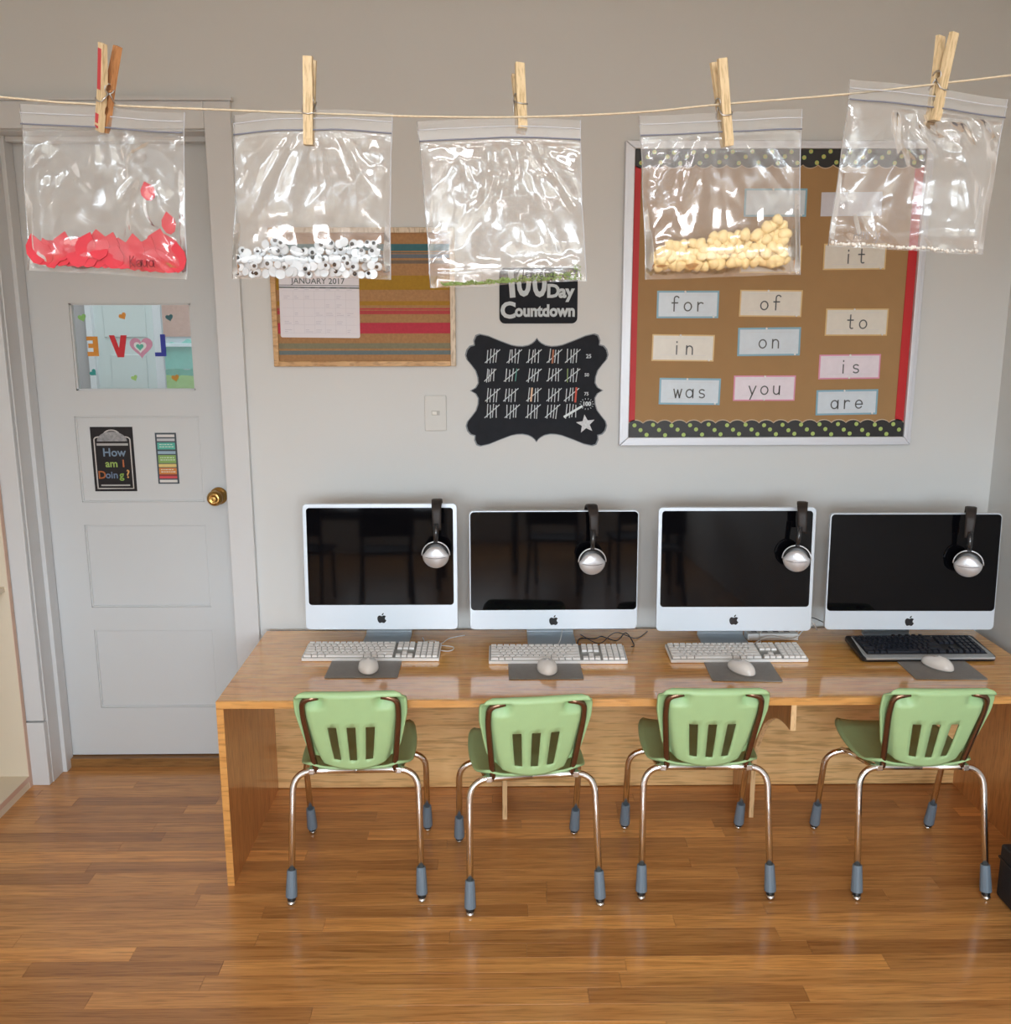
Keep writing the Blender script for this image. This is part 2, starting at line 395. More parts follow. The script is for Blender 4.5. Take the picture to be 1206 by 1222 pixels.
# ================================================================== THE ROOM
# door opening X -1.578..-0.90, Z 0..2.196
DX0, DX1, DZ = -1.578, -.892, 2.196
wb = MB()
wb.box(LX - .1, DX0, 0, .2, 0, CZ); wb.box(DX1, RX + .1, 0, .2, 0, CZ); wb.box(DX0, DX1, 0, .2, DZ, CZ)
struct(wb.build('wall_back', wall_paint))
struct(MB().box(LX - .1, LX, BY - .1, 0, 0, CZ).build('wall_left', wall_paint))
struct(MB().box(RX, RX + .1, BY - .1, 0, 0, CZ).build('wall_right', wall_paint))
wr = MB(); xs = [LX - .1] + [v for a in WIN for v in a] + [RX + .1]
for i in range(0, len(xs), 2): wr.box(xs[i], xs[i + 1], BY - .18, BY, 0, CZ)
for a, b in WIN: wr.box(a, b, BY - .18, BY, 0, WZ0); wr.box(a, b, BY - .18, BY, WZ1, CZ)
struct(wr.build('wall_rear', wall_paint))
for i, (a, b) in enumerate(WIN):
    f = MB(); t = .045
    f.box(a, a + t, BY - .12, BY - .06, WZ0, WZ1).box(b - t, b, BY - .12, BY - .06, WZ0, WZ1).box(a, b, BY - .12, BY - .06, WZ0, WZ0 + t).box(a, b, BY - .12, BY - .06, WZ1 - t, WZ1)
    f.box(a, b, BY - .11, BY - .07, 1.58, 1.62)
    struct(f.build('window_%d' % (i + 1), trim_paint))
struct(MB().box(LX - .1, RX + .1, BY - .1, .2, CZ, CZ + .1).build('ceiling', ceil_paint))
struct(MB().box(DX1 + .083, RX, -.014, 0, 0, .10).build('baseboard_back', trim_paint, bevel=.003))

# floor: strip oak, every plank in view a part
floor_o = MB().box(LX - .1, RX + .1, BY - .1, .2, -.05, -.004).build('floor', sub_mat); struct(floor_o)
PW = .0575
def plank_row(rng, j, x_end, lo=LX, ln=(.45, 1.25)):
    out = []; x = lo - rng.random() * .8
    while x < x_end:
        L = rng.uniform(*ln); a, b = max(x, lo), min(x + L, x_end)
        if b - a > .03: out.append((a, b))
        x += L
    return out
rng = random.Random(3)
def tone():
    v = rng.random(); v = .5 + (v - .5) * .6
    if rng.random() < .07: v = .92
    if rng.random() < .10: v = .2
    return (v, rng.random(), rng.random())
nrow_part = 23
for j in range(nrow_part):
    y1 = -j * PW + .0; y0 = y1 - PW
    for a, b in plank_row(rng, j, RX):
        g = .0003; t = .0022; h = 0 - rng.random() * .0002
        m = MB(); x0, x1, Y0, Y1 = a + g, b - g, y0 + g, y1 - g; c = .0003
        m.add([(x0, Y0, h - .005), (x1, Y0, h - .005), (x1, Y1, h - .005), (x0, Y1, h - .005), (x0, Y0, h - c), (x1, Y0, h - c), (x1, Y1, h - c), (x0, Y1, h - c),
               (x0 + c, Y0 + c, h), (x1 - c, Y0 + c, h), (x1 - c, Y1 - c, h), (x0 + c, Y1 - c, h)],
              [(0, 1, 5, 4), (1, 2, 6, 5), (2, 3, 7, 6), (3, 0, 4, 7), (4, 5, 9, 8), (5, 6, 10, 9), (6, 7, 11, 10), (7, 4, 8, 11), (8, 9, 10, 11)])
        m.tone = tone(); m.build('plank', floor_wood, floor_o)
m = MB(); tn = []
j = nrow_part
while -j * PW > BY:
    for a, b in plank_row(rng, j, RX):
        y1 = -j * PW; g = .0005; m.box(a + g, b - g, y1 - PW + g, y1 - g, -.006, 0); tn += [tone()] * 6
    j += 1
m.tone = tn; tag(m.build('plank_rows', floor_wood, floor_o), kind='stuff')
# planks inside the door recess
m = MB(); m.box(DX0, DX1, 0, .2, -.004, 0); m.tone = (.5, .3, .3); m.build('threshold_board', floor_wood, floor_o)

# door casing (trim), header, jambs
t1 = MB()
t1.box(DX1, DX1 + .083, -.02, 0, 0, 2.277)                     # right casing
t1.box(DX0 - .083, DX0, -.02, 0, .24, 2.277)                   # left casing
t1.box(DX0 - .088, DX0 + .002, -.026, 0, 0, .236)              # plinth block
t1.box(DX0, DX1, -.02, 0, DZ, 2.277)
struct(t1.build('trim_1', trim_paint, bevel=.003), 'white painted door casing with a plinth block')
t2 = MB()
t2.box(DX0 - .09, DX1 + .09, -.03, 0, 2.277, 2.287)            # thin crown on the head casing
t2.box(DX0 + .012, DX0 + .016, -.0225, -.0195, .24, 2.2)
struct(t2.build('trim_2', trim_paint))
t3 = MB()                                                      # jamb lining with stops
t3.box(DX0, DX0 + .004, 0, .2, 0, DZ); t3.box(DX1 - .004, DX1, 0, .2, 0, DZ); t3.box(DX0, DX1, 0, .2, DZ - .004, DZ)
t3.box(DX0 + .004, DX0 + .019, .075, .132, 0, DZ - .004); t3.box(DX0 + .019, DX1 - .004, .085, .132, DZ - .02, DZ - .004); t3.box(DX1 - .016, DX1 - .004, .09, .132, 0, DZ - .02)
struct(t3.build('trim_3', trim_paint, bevel=.0015))
struct(MB().box(DX0 + .004, DX1 - .004, .11, .2, .0, .034).build('trim_4', sill_wood), 'brown wooden door sill')

# door slab with glazed opening and three panels
dy = .137
door = bpy.data.objects.new('door_1', None); C.objects.link(door); door.location = (-1.24, dy, .038); struct(door, 'white panelled door with a small glazed window')
gx0, gx1, gz0, gz1 = -1.427, -1.020, 1.378, 1.670
x0, x1, zt = DX0 + .012, DX1 - .006, 2.187
pans = [(.222, .521), (.605, .908), (.989, 1.291)]
px0, px1 = -1.442, -1.015
d = MB()
d.box(x0, px0, dy, dy + .04, .038, zt); d.box(px1, x1, dy, dy + .04, .038, zt)
zz = .038
for a, b in pans: d.box(px0, px1, dy, dy + .04, zz, a); zz = b
d.box(px0, px1, dy, dy + .04, zz, gz0); d.box(px0, gx0, dy, dy + .04, gz0, gz1); d.box(gx1, px1, dy, dy + .04, gz0, gz1)
d.box(px0, px1, dy, dy + .04, gz1, zt)
d.build('door_frame', door_paint, door, world=True, fix=True)
for a, b in pans:
    p = MB(); p.box(px0, px1, dy + .007, dy + .03, a, b)
    p.build('door_panel', door_paint, door, world=True)
    p = MB()
    for q in ((px0, px0 + .006, a, b), (px1 - .006, px1, a, b), (px0, px1, a, a + .006), (px0, px1, b - .006, b)):
        p.box(q[0], q[1], dy + .002, dy + .008, q[2], q[3])
    p.build('panel_moulding', door_paint, door, world=True, bevel=.002)
pn = MB().box(gx0, gx1, dy + .018, dy + .021, gz0, gz1).build('window_pane', glass_m, door, world=True)
p = MB()
for q in ((gx0, gx0 + .006, gz0, gz1), (gx1 - .006, gx1, gz0, gz1), (gx0, gx1, gz0, gz0 + .006), (gx0, gx1, gz1 - .006, gz1)): p.box(q[0], q[1], dy + .006, dy + .017, q[2], q[3])
p.build('glazing_bead', door_paint, door, world=True)
kb = MB().lathe([(.0, 0), (.030, 0), (.031, -.004), (.026, -.008), (.013, -.011), (.011, -.030), (.018, -.036), (.0265, -.046), (.027, -.056), (.022, -.066), (.012, -.070), (.011, -.068), (.006, -.069), (0, -.0695)], (-.963, dy, 1.011), 'y', 28)
k = kb.build('door_knob', brass, door, smooth=True, world=True, fix=True); k['label'] = 'round brass door knob'

# letters and hearts stuck on the glass (mirrored, they face the hallway)
def stick(name, label, cat, poly_list, mats, group=None, y=dy + .017):
    o = thing(name, label, cat, (sum(p[0] for p in poly_list[0]) / len(poly_list[0]), y, min(p[1] for p in poly_list[0])), group=group)
    for i, (pl, mm) in enumerate(zip(poly_list, mats)):
        MB().prism_xz(pl, y - .0012 - i * .0006, y).build('paper_layer' if i else 'paper_cutout', mm, o, world=True)
    return o
def lt(cx, cz, w_, h_, P): return [(cx + (x - .5) * w_, cz + (z - .5) * h_) for x, z in P]
def foam(nm, c): return mottle(mat(nm, s2l(*c), .6), 90, .08)
E_ = [(1, 0), (1, 1), (0, 1), (0, .80), (.55, .80), (.55, .64), (.12, .64), (.12, .42), (.55, .42), (.55, .22), (.0, .22), (.0, 0)]
stick('letter_sticker', 'mirrored orange letter E stuck on the door window', 'letter', [lt(-1.365, 1.527, .038, .066, E_)], [foam('orange_foam', (214, 144, 56))], 'letters on the door window')
V_ = [(0, 1), (.30, 1), (.52, .42), (.66, 1), (1, 1), (.76, 0), (.40, 0)]
stick('letter_sticker', 'red letter V stuck on the door window', 'letter', [lt(-1.277, 1.527, .060, .074, V_)], [foam('red_foam', (206, 44, 54))], 'letters on the door window')
L_ = [(1, 1), (1, 0), (0, 0), (0, .18), (.56, .18), (.56, 1)]
stick('letter_sticker', 'mirrored blue letter L stuck on the door window', 'letter', [lt(-1.136, 1.530, .038, .074, L_)], [foam('blue_foam', (44, 56, 158))], 'letters on the door window')
hz = 1.526
stick('paper_heart', 'large pink heart standing for the O on the door window', 'heart', [heart(-1.200, hz, .078), heart(-1.2035, hz - .001, .043), heart(-1.2045, hz - .001, .026)],
      [foam('pink_foam', (206, 150, 178)), foam('white_foam', (226, 230, 232)), foam('teal_foam', (92, 184, 166))])
for lab, (cx, cz), c, s_, ro in (('small light green heart at the upper left of the door window', (-1.392, 1.623), (140, 194, 112), .028, .3),
                             ('small orange heart at the top middle of the door window', (-1.255, 1.628), (222, 150, 60), .026, .5),
                             ('small dark teal heart over the artwork at the upper right of the door window', (-1.098, 1.623), (60, 108, 116), .026, .2),
                             ('small teal heart at the lower left of the door window', (-1.371, 1.438), (52, 150, 146), .025, .8),
                             ('small yellow green heart at the bottom middle of the door window', (-1.232, 1.420), (152, 198, 118), .022, .4),
                             ('small ochre heart at the lower right of the door window', (-1.092, 1.420), (190, 136, 46), .026, .2)):
    stick('paper_heart', lab, 'heart', [heart(cx, cz, s_, rot=ro)], [foam('foam_%d_%d_%d' % c, c)], 'small hearts on the door window')

# hallway behind the door
hall_white = mat('hall_white', s2l(226, 234, 234), .5)
hw = MB(); hw.box(-2.6, 0.2, 1.5, 1.6, 0, 2.7).box(-2.7, LX - .1, .12, .2, 0, 2.8).box(-2.7, -2.6, .2, 1.6, 0, 2.7).box(.2, .3, .2, 1.6, 0, 2.7)
struct(hw.build('wall_hallway', hall_white))
struct(MB().box(-2.7, .3, .2, 1.6, 2.7, 2.8).build('ceiling_hallway', hall_white))
struct(MB().box(-2.7, .3, .2, 1.6, -.05, 0).build('floor_hallway', sill_wood))
# the hallway's far side: a white double door with casing, seen through the glass
hd = bpy.data.objects.new('door_2', None); C.objects.link(hd); hd.location = (-1.6, 1.49, 0); struct(hd)
hl = mat('hall_door_white', s2l(214, 228, 228), .45); ht = mat('hall_trim', s2l(232, 238, 244), .4); hg = mat('hall_grey', s2l(196, 196, 200), .5)
MB().box(-1.985, -1.915, 1.47, 1.50, 0, 2.3).build('door_reveal', hg, hd, world=True)
MB().box(-1.885, -1.60, 1.46, 1.50, 0, 2.2).build('door_leaf', hl, hd, world=True)
for q in ((-1.84, -1.64, 1.53, 2.0), (-1.82, -1.65, .9, 1.45)): MB().box(q[0], q[1], 1.452, 1.462, q[2], q[3]).build('door_panel', hl, hd, world=True, bevel=.004)
for q in ((-1.915, -1.885), (-1.60, -1.56)): MB().box(q[0], q[1], 1.43, 1.50, 0, 2.3).build('door_casing', ht, hd, world=True, bevel=.003)
MB().box(-2.02, -1.988, 1.42, 1.50, 0, 2.3).build('door_stile', wood('hall_brown', s2l(128, 112, 98), s2l(150, 132, 116), (10, 10, 2), .5), hd, world=True)
art = thing('wall_artwork', 'colourful torn paper landscape artwork seen through the door window', 'artwork', (-1.36, 1.10, 1.2))
AX0, AX1, AY = -1.447, -1.24, 1.10
MB().box(AX0, AX1, AY, AY + .012, 1.22, 1.78).build('backing_card', mat('art_card', s2l(168, 182, 190), .6), art, world=True)
def blob(z0, z1, c, seed, y, amp=.01, x0=AX0 + .006, x1=AX1):
    r_ = random.Random(seed); n = 12
    P = [(x0 + (x1 - x0) * k / n, z1 + r_.uniform(-amp, amp)) for k in range(n + 1)] + [(x1, z0), (x0, z0)]
    MB().prism_xz(P, AY - y, AY).build('paper_layer', foam('art_%d_%d_%d' % c, c), art, world=True)
blob(1.23, 1.29, (206, 140, 152), 1, .006); blob(1.29, 1.37, (140, 186, 112), 2, .005, .004); blob(1.37, 1.40, (76, 156, 138), 3, .004, .004); blob(1.40, 1.52, (100, 178, 168), 4, .003, .012); blob(1.54, 1.72, (176, 144, 132), 5, .002, .02)
MB().prism_xz([(AX0 + .03, 1.28), (AX0 + .10, 1.30), (AX0 + .21, 1.26), (AX0 + .21, 1.24), (AX0 + .02, 1.235)], AY - .008, AY).build('paper_layer', foam('art_g', (150, 196, 110)), art, world=True)
MB().box(AX0, AX1, AY - .012, AY - .002, 1.497, 1.512).build('white_strip', foam('art_w', (206, 226, 232)), art, world=True)
struct(MB().box(-1.44, .2, AY + .012, AY + .10, 0, 2.7).build('wall_hall_divider', hall_white))

# posters on the door
po = thing('door_poster', 'black chalk style How am I doing poster on the white door', 'poster', (-1.322, dy + .006, 1.027))
PY = dy + .0065
MB().box(-1.395, -1.249, PY - .0012, PY, 1.027, 1.253).build('poster_sheet', mottle(mat('poster_black', s2l(34, 30, 32), .55, spec=.3), 50, .2), po, world=True)
def sign_outline(x0, x1, z0, z1, hump):
    cx = (x0 + x1) / 2; w_ = (x1 - x0)
    P = [(x0, z0), (x1, z0), (x1, z1 - .018)]
    P += arc(x1 - .014, z1 - .018, .014, .010, 0, 90, 4)
    P += [(cx + w_ * .30, z1 - .006)] + arc(cx, z1 - .006, w_ * .24, hump, 5, 175, 10) + [(cx - w_ * .30, z1 - .006)]
    P += arc(x0 + .014, z1 - .018, .014, .010, 90, 180, 4)
    return P + [P[0]]
MB().ribbon(sign_outline(-1.384, -1.260, 1.037, 1.226, .022), .0042, PY - .0016).build('poster_frame', mat('poster_chalk', s2l(198, 194, 190), .6), po, world=True)
MB().prism_xz(arc(-1.322, 1.203, .052, .034, 0, 180, 12), PY - .0018, PY - .0012).build('poster_crest', mottle(mat('poster_grey', s2l(150, 150, 152), .6), 90, .3), po, world=True)
for q in ((-1.376, -1.268, 1.188, 1.196), (-1.372, -1.272, 1.046, 1.051)): MB().box(q[0], q[1], PY - .0022, PY - .0012, q[2], q[3]).build('poster_rule', mat('poster_rule', s2l(176, 174, 172), .6), po, world=True)
def ptext(s_, size, c, x, z, parent, y, bold=.0008, rz=0, sx=1.): 
    m_ = mat('ink_%d_%d_%d' % c, s2l(*c), .6); L = wmat(parent).inverted() @ Vector((x, y, z))
    return text(s_, size, m_, 'lettering', parent, tuple(L), bold, rz=rz, sx=sx)
ptext('How', .040, (120, 140, 160), -1.318, 1.163, po, PY - .0020)
ptext('am', .036, (150, 176, 90), -1.330, 1.124, po, PY - .0020); ptext('I', .036, (176, 100, 56), -1.289, 1.124, po, PY - .0020)
ptext('D', .038, (168, 96, 48), -1.366, 1.084, po, PY - .0020); ptext('o', .034, (104, 124, 152), -1.345, 1.084, po, PY - .0020); ptext('i', .034, (104, 124, 152), -1.332, 1.084, po, PY - .0020); ptext('n', .034, (104, 124, 152), -1.319, 1.084, po, PY - .0020); ptext('g', .036, (132, 168, 74), -1.298, 1.084, po, PY - .0020); ptext('?', .040, (214, 160, 96), -1.276, 1.087, po, PY - .0020)
po2 = thing('mood_chart', 'narrow chart of coloured bands beside the chalk style poster on the door', 'chart', (-1.137, dy + .006, 1.053))
MB().box(-1.173, -1.100, PY - .0012, PY, 1.053, 1.232).build('chart_sheet', mat('chart_navy', s2l(66, 76, 84), .5), po2, world=True)
for z0, z1, c in ((1.217, 1.226, (214, 212, 210)), (1.203, 1.212, (190, 192, 194)), (1.174, 1.198, (86, 178, 160)), (1.158, 1.168, (150, 176, 194)), (1.126, 1.154, (134, 172, 96)), (1.112, 1.123, (220, 196, 120)),
                  (1.087, 1.109, (206, 130, 60)), (1.081, 1.086, (150, 50, 40)), (1.072, 1.080, (214, 74, 82)), (1.058, 1.067, (216, 214, 210))):
    MB().box(-1.167, -1.106, PY - .0018, PY - .0010, z0, z1).build('colour_band', mat('band_%d_%d_%d' % c, s2l(*c), .5), po2, world=True)
r_ = random.Random(5); mbw = MB()
for zc in (1.186, 1.140, 1.098):
    for i in range(2):
        x = -1.160
        while x < -1.115: wv = r_.uniform(.004, .009); mbw.box(x, x + wv, PY - .0021, PY - .0017, zc - .004 + i * .008, zc - .0015 + i * .008); x += wv + .0025
mbw.build('lettering', mat('band_text', s2l(214, 226, 214), .6), po2, world=True)

# light switch
sw = thing('light_switch', 'cream wall plate with a small horizontal rocker switch', 'light switch', (-.192, 0, 1.253))
MB().prism_xz(rrect(-.228, -.156, 1.253, 1.370, .004), -.006, 0).build('switch_plate', mat('switch_cream', s2l(208, 208, 204), .35), sw, world=True, bevel=.002)
MB().box(-.205, -.178, -.0068, -.005, 1.305, 1.320).build('switch_slot', mat('switch_slot', s2l(176, 174, 168), .4), sw, world=True)
MB().box(-.203, -.187, -.0105, -.006, 1.307, 1.318).build('switch_toggle', mat('switch_white', s2l(226, 224, 216), .3), sw, world=True, bevel=.001)

# ================================================================== WORD BOARD
bd = thing('word_board', 'large bulletin board in a silver frame with brown paper and red borders', 'bulletin board', (.9, 0, 1.204))
bx0, bx1, bz0, bz1 = .415, 1.386, 1.203, 2.162
ix0, ix1, iz0, iz1 = .446, 1.362, 1.231, 2.138
MB().box(ix0 - .004, ix1 + .004, -.010, 0, iz0 - .004, iz1 + .004).build('paper_backing', kraft, bd, world=True)
for P in ([(bx0, bz0), (ix0, iz0), (ix0, iz1), (bx0, bz1)], [(bx1, bz0), (bx1, bz1), (ix1, iz1), (ix1, iz0)], [(bx0, bz0), (bx1, bz0), (ix1, iz0), (ix0, iz0)], [(bx0, bz1), (ix0, iz1), (ix1, iz1), (bx1, bz1)]):
    MB().prism_xz(P, -.024, 0).build('frame_rail', board_frame, bd, world=True, bevel=.003)
gr = MB()
for q in ((bx0 + .010, bx0 + .012, bz0 + .01, bz1 - .01), (bx1 - .012, bx1 - .010, bz0 + .01, bz1 - .01), (bx0 + .01, bx1 - .01, bz0 + .010, bz0 + .012), (bx0 + .01, bx1 - .01, bz1 - .012, bz1 - .010)):
    gr.box(q[0], q[1], -.0262, -.023, q[2], q[3])
gr.build('frame_ridge', board_frame, bd, world=True)
for a, b in ((ix0, ix0 + .021), (ix1 - .029, ix1 - .001)):
    MB().box(a, b, -.0125, -.010, iz0 + .05, iz1 - .048).build('red_border', red_trim, bd, world=True)
def scallop(x0, x1, zb, zt, down, seedv):
    """pointed-wave border strip"""
    P = []; n = 19; stp = (x1 - x0) / n
    for k in range(n):
        for q in range(6):
            t = q / 6; P.append((x0 + (k + t) * stp, (abs(math.sin(PI * t)) ** .7) * .010))
    P.append((x1, 0))
    if down: return [(x, zb + .010 - h) for x, h in P] + [(x1, zt), (x0, zt)]
    return [(x, zt - .010 + h) for x, h in P] + [(x1, zb), (x0, zb)]
for down, zb, zt in ((True, 2.082, iz1), (False, iz0, 1.286)):
    e_ = scallop(ix0, ix1, zb - (.003 if down else 0), zt + (0 if down else .003), down, 1)
    MB().prism_xz(e_, -.0125, -.010).build('scallop_edge', scal_edge, bd, world=True)
    s_ = MB().prism_xz(scallop(ix0, ix1, zb, zt, down, 1), -.0145, -.0125).build('dotted_border', black_trim, bd, world=True)
    g = MB(); r_ = random.Random(3); x = ix0 + .02; k = 0
    mid = MB()
    while x < ix1 - .008:
        z = (zb + zt) / 2 + (.013, -.004, -.019)[k % 3] * (1 if not down else -1) + r_.uniform(-.002, .002)
        g.disc(x, z, .0068, -.0150); mid.disc(x, z, .0034, -.0154); x += .0205; k += 1
    g.build('green_dots', dot_green, bd, world=True); mid.build('dot_centres', dot_mid if down else dot_green, bd, world=True)

CT = {'blue': s2l(136, 180, 200), 'tan': s2l(222, 192, 136), 'pink': s2l(222, 150, 180), 'none': s2l(206, 208, 218)}
CI = {'blue': s2l(214, 226, 236), 'tan': s2l(228, 224, 214), 'pink': s2l(234, 226, 236), 'none': s2l(214, 214, 224)}
def card(word, x0, x1, z0, z1, kind, tilt=0., label=None):
    cx, cz = (x0 + x1) / 2, (z0 + z1) / 2; w_, h_ = (x1 - x0), (z1 - z0)
    o = thing('word_card', label, 'word card', (cx, -.0105, cz), (0, math.radians(tilt), 0), 'word cards pinned on the bulletin board')
    MB().box(-w_ / 2, w_ / 2, -.0012, 0, -h_ / 2, h_ / 2).build('card_border', mat('card_border_' + kind, CT[kind], .35), o)
    b = .006 if kind == 'blue' else .0045
    MB().box(-w_ / 2 + b, w_ / 2 - b, -.0018, -.001, -h_ / 2 + b, h_ / 2 - b).build('card_face', mottle(mat('card_face_' + kind, CI[kind], .22), 40, .03), o)
    if word:
        mb = MB()
        for zl in (.030, -.024): mb.box(-w_ * .36, w_ * .36, -.0020, -.0017, zl, zl + .0008)
        mb.build('ruled_lines', dash_m, o)
        primer(word, 0, -.020, .0265, .040 if len(word) > 2 else .042, .0042, -.0023).build('lettering', pencil, o)
    for px in (([0] if kind == 'pink' else [w_ * .42])):
        MB().ball((px, -.003, -h_ / 2 + .004), .0035, .003, .0035, 8, 6).build('pushpin', pin_white, o, smooth=True)
        MB().ball((px if kind == 'pink' else -w_ * .05, -.003, h_ / 2 - .003), .0035, .003, .0035, 8, 6).build('pushpin', pin_white, o, smooth=True)
    return o
card('for', .529, .730, 1.618, 1.705, 'blue', 0, 'blue bordered word card reading for')
card('of', .797, 1.000, 1.622, 1.707, 'tan', .5, 'tan bordered word card reading of')
card('in', .517, .721, 1.480, 1.566, 'tan', .8, 'shiny tan bordered word card reading in')
card('on', .797, 1.002, 1.497, 1.588, 'blue', -.5, 'blue bordered word card reading on')
card('was', .545, .747, 1.338, 1.425, 'blue', .8, 'shiny blue bordered word card reading was')
card('you', .790, .994, 1.350, 1.433, 'pink', 0, 'pink bordered word card reading you')
card('to', 1.080, 1.284, 1.561, 1.648, 'tan', 0, 'tan bordered word card reading to')
card('is', 1.068, 1.270, 1.421, 1.501, 'pink', -.5, 'pink bordered word card reading is')
card('are', 1.066, 1.270, 1.303, 1.386, 'blue', -.8, 'blue bordered word card reading are')
card('it', 1.060, 1.262, 1.770, 1.852, 'tan', -.5, 'tan bordered word card reading it')
card('', .792, .990, 1.760, 1.846, 'tan', 0, 'tan bordered card behind the bag of yellow pieces')
card('', .797, .996, 1.934, 2.020, 'blue', 0, 'blue bordered card high on the board behind the bag of yellow pieces')
card('', 1.042, 1.236, 1.936, 2.009, 'none', -.5, 'plain grey white card behind the empty bag')

# ================================================================== STRIPED PINBOARD
sb = thing('striped_pinboard', 'small cork pinboard with coloured stripes in a light wooden frame', 'pinboard', (-.42, 0, 1.466))
sx0, sx1, sz0, sz1 = -.713, -.122, 1.466, 1.902
MB().box(sx0 + .01, sx1 - .01, -.010, 0, sz0 + .01, sz1 - .01).build('cork_panel', cork, sb, world=True)
fw = .017
for a, b, c_, d_, mm in ((sx0, sx0 + fw, sz0, sz1, frame_wood), (sx1 - fw, sx1, sz0, sz1, frame_pale), (sx0 + fw, sx1 - fw, sz0, sz0 + fw, frame_wood), (sx0 + fw, sx1 - fw, sz1 - fw, sz1, frame_pale)):
    MB().box(a, b, -.020, 0, c_, d_).build('frame_rail', mm, sb, world=True, bevel=.002)
zy = lambda y: 1.854 - (y - 290) * .002636
for y0, y1, c in ((291, 299, (62, 112, 120)), (300.5, 302, (110, 112, 104)), (303, 307.5, (104, 114, 124)), (310, 314, (118, 104, 92)), (328, 345, (166, 128, 38)), (358.5, 363.5, (170, 128, 44)),
                  (367, 368.6, (188, 64, 74)), (369.6, 374, (184, 72, 76)), (384.4, 397.3, (188, 58, 76)), (409, 415.5, (132, 128, 104)), (418, 423, (108, 122, 124))):
    MB().box(sx0 + fw, sx1 - fw, -.0108, -.0095, zy(y1), zy(y0)).build('painted_stripe', mottle(mat('stripe_%d_%d_%d' % c, s2l(*c), .8), 120, .06), sb, world=True)
cal = thing('wall_calendar', 'white January 2017 calendar sheet pinned on the striped pinboard', 'calendar', (-.56, -.011, 1.558), (0, math.radians(.7), 0))
MB().prism_xz(rrect(-.128, .128, 0, .25, .006), -.002, 0).build('calendar_sheet', paper, cal)
MB().box(-.128, .128, -.0026, -.0015, .156, .160).box(-.128, .128, -.0026, -.0015, .164, .166).build('header_rule', mat('calendar_rule', s2l(88, 98, 102), .5), cal)
text('JANUARY 2017', .026, mat('calendar_ink', s2l(96, 104, 108), .5), 'lettering', cal, (-.003, -.0028, .178), .0003)
g = MB()
for k in range(1, 7): g.box(-.118 + k * .0337, -.1174 + k * .0337, -.0024, -.0018, .012, .148)
for k in range(6): g.box(-.118, .118, -.0024, -.0018, .014 + k * .0266, .0146 + k * .0266)
g.build('calendar_grid', mat('calendar_grid', s2l(206, 204, 216), .6), cal)
g = MB(); r_ = random.Random(8)
for k in range(6):
    for q in range(7):
        if r_.random() < .6:
            for i in range(2): g.box(-.114 + q * .0337, -.114 + q * .0337 + r_.uniform(.008, .024), -.0026, -.0019, .024 + k * .0266 - i * .006, .0252 + k * .0266 - i * .006)
g.build('calendar_notes', mat('calendar_notes', s2l(196, 194, 208), .6), cal)

# ================================================================== 100 DAY COUNTDOWN SIGNS
s1 = thing('countdown_sign', 'small black rounded 100 Day Countdown sign above the tally board', 'sign', (.146, 0, 1.602))
MB().prism_xz(rrect(.020, .273, 1.602, 1.778, .018), -.004, 0).build('sign_board', chalk_blk, s1, world=True, bevel=.001)
def wt(s_, size, m_, x, z, parent, y, bold=.0, rz=0., sx=1., spacing=1.):
    L = wmat(parent).inverted() @ Vector((x, y, z)); return text(s_, size, m_, 'lettering', parent, tuple(L), bold, rz=rz, sx=sx, spacing=spacing)
wt('1', .115, chalk, .060, 1.722, s1, -.0046, .0035, rz=-.08); wt('0', .115, chalk, .099, 1.726, s1, -.0046, .0035, sx=.8); wt('0', .115, chalk, .150, 1.724, s1, -.0046, .0035, sx=.8)
wt('D', .058, chalk, .194, 1.703, s1, -.0046, .0022); wt('ay', .056, chalk, .236, 1.702, s1, -.0046, .0022)
wt('C', .070, chalk, .048, 1.642, s1, -.0046, .0030); wt('ountdown', .052, chalk, .168, 1.641, s1, -.0046, .0022, sx=.90)
s2 = thing('tally_board', 'large black tally mark board with wavy bracket outline', 'tally board', (.142, 0, 1.205))
Q = [(0, 370), (14, 350), (32, 335), (60, 320), (100, 312), (140, 314), (180, 322), (260, 352), (340, 385), (400, 398), (428, 388), (443, 352), (440, 322), (470, 314), (492, 288), (502, 250), (492, 218), (462, 182), (432, 142), (417, 96), (414, 54), (432, 22), (470, 0)]
zx = lambda px: .142 + px / 6.03 / 360.3; zzv = lambda py: 1.385 + py / 6.03 / 363
def ring(k):
    P = Q + [(x, -y) for x, y in Q[-2::-1]]; P += [(-x, y) for x, y in P[-2:0:-1]]
    return [(zx(x * k), zzv(y * k)) for x, y in P]
MB().prism_xz(ring(1.018), -.002, 0).build('board_rim', mat('tally_rim', s2l(128, 136, 142), .6), s2, world=True)
MB().prism_xz(ring(1.0), -.004, -.001).build('board_face', chalk_blk, s2, world=True)
bead = MB(); R = ring(1.003)
acc = 0
for i in range(len(R)):
    a, b = R[i], R[(i + 1) % len(R)]; d_ = math.hypot(b[0] - a[0], b[1] - a[1])
    while acc < d_:
        t = acc / d_; bead.disc(a[0] + (b[0] - a[0]) * t, a[1] + (b[1] - a[1]) * t, .0016, -.0046, 6); acc += .0052
    acc -= d_
bead.build('chalk_dots', mat('bead_grey', s2l(150, 158, 164), .6), s2, world=True)
X = lambda px: .142 + (px - 603) / 6.03 / 360.3
Z = lambda py: 1.385 - (py - 515) / 6.03 / 363
r_ = random.Random(11); tm = MB(); colr = {}
rows = [(222, 318, [250, 405, 545, 690, 820]), (360, 450, [245, 385, 545, 690, 820]), (498, 592, [250, 380, 545, 690, 815]), (615, 712, [245, 390, 540, 680, 815])]
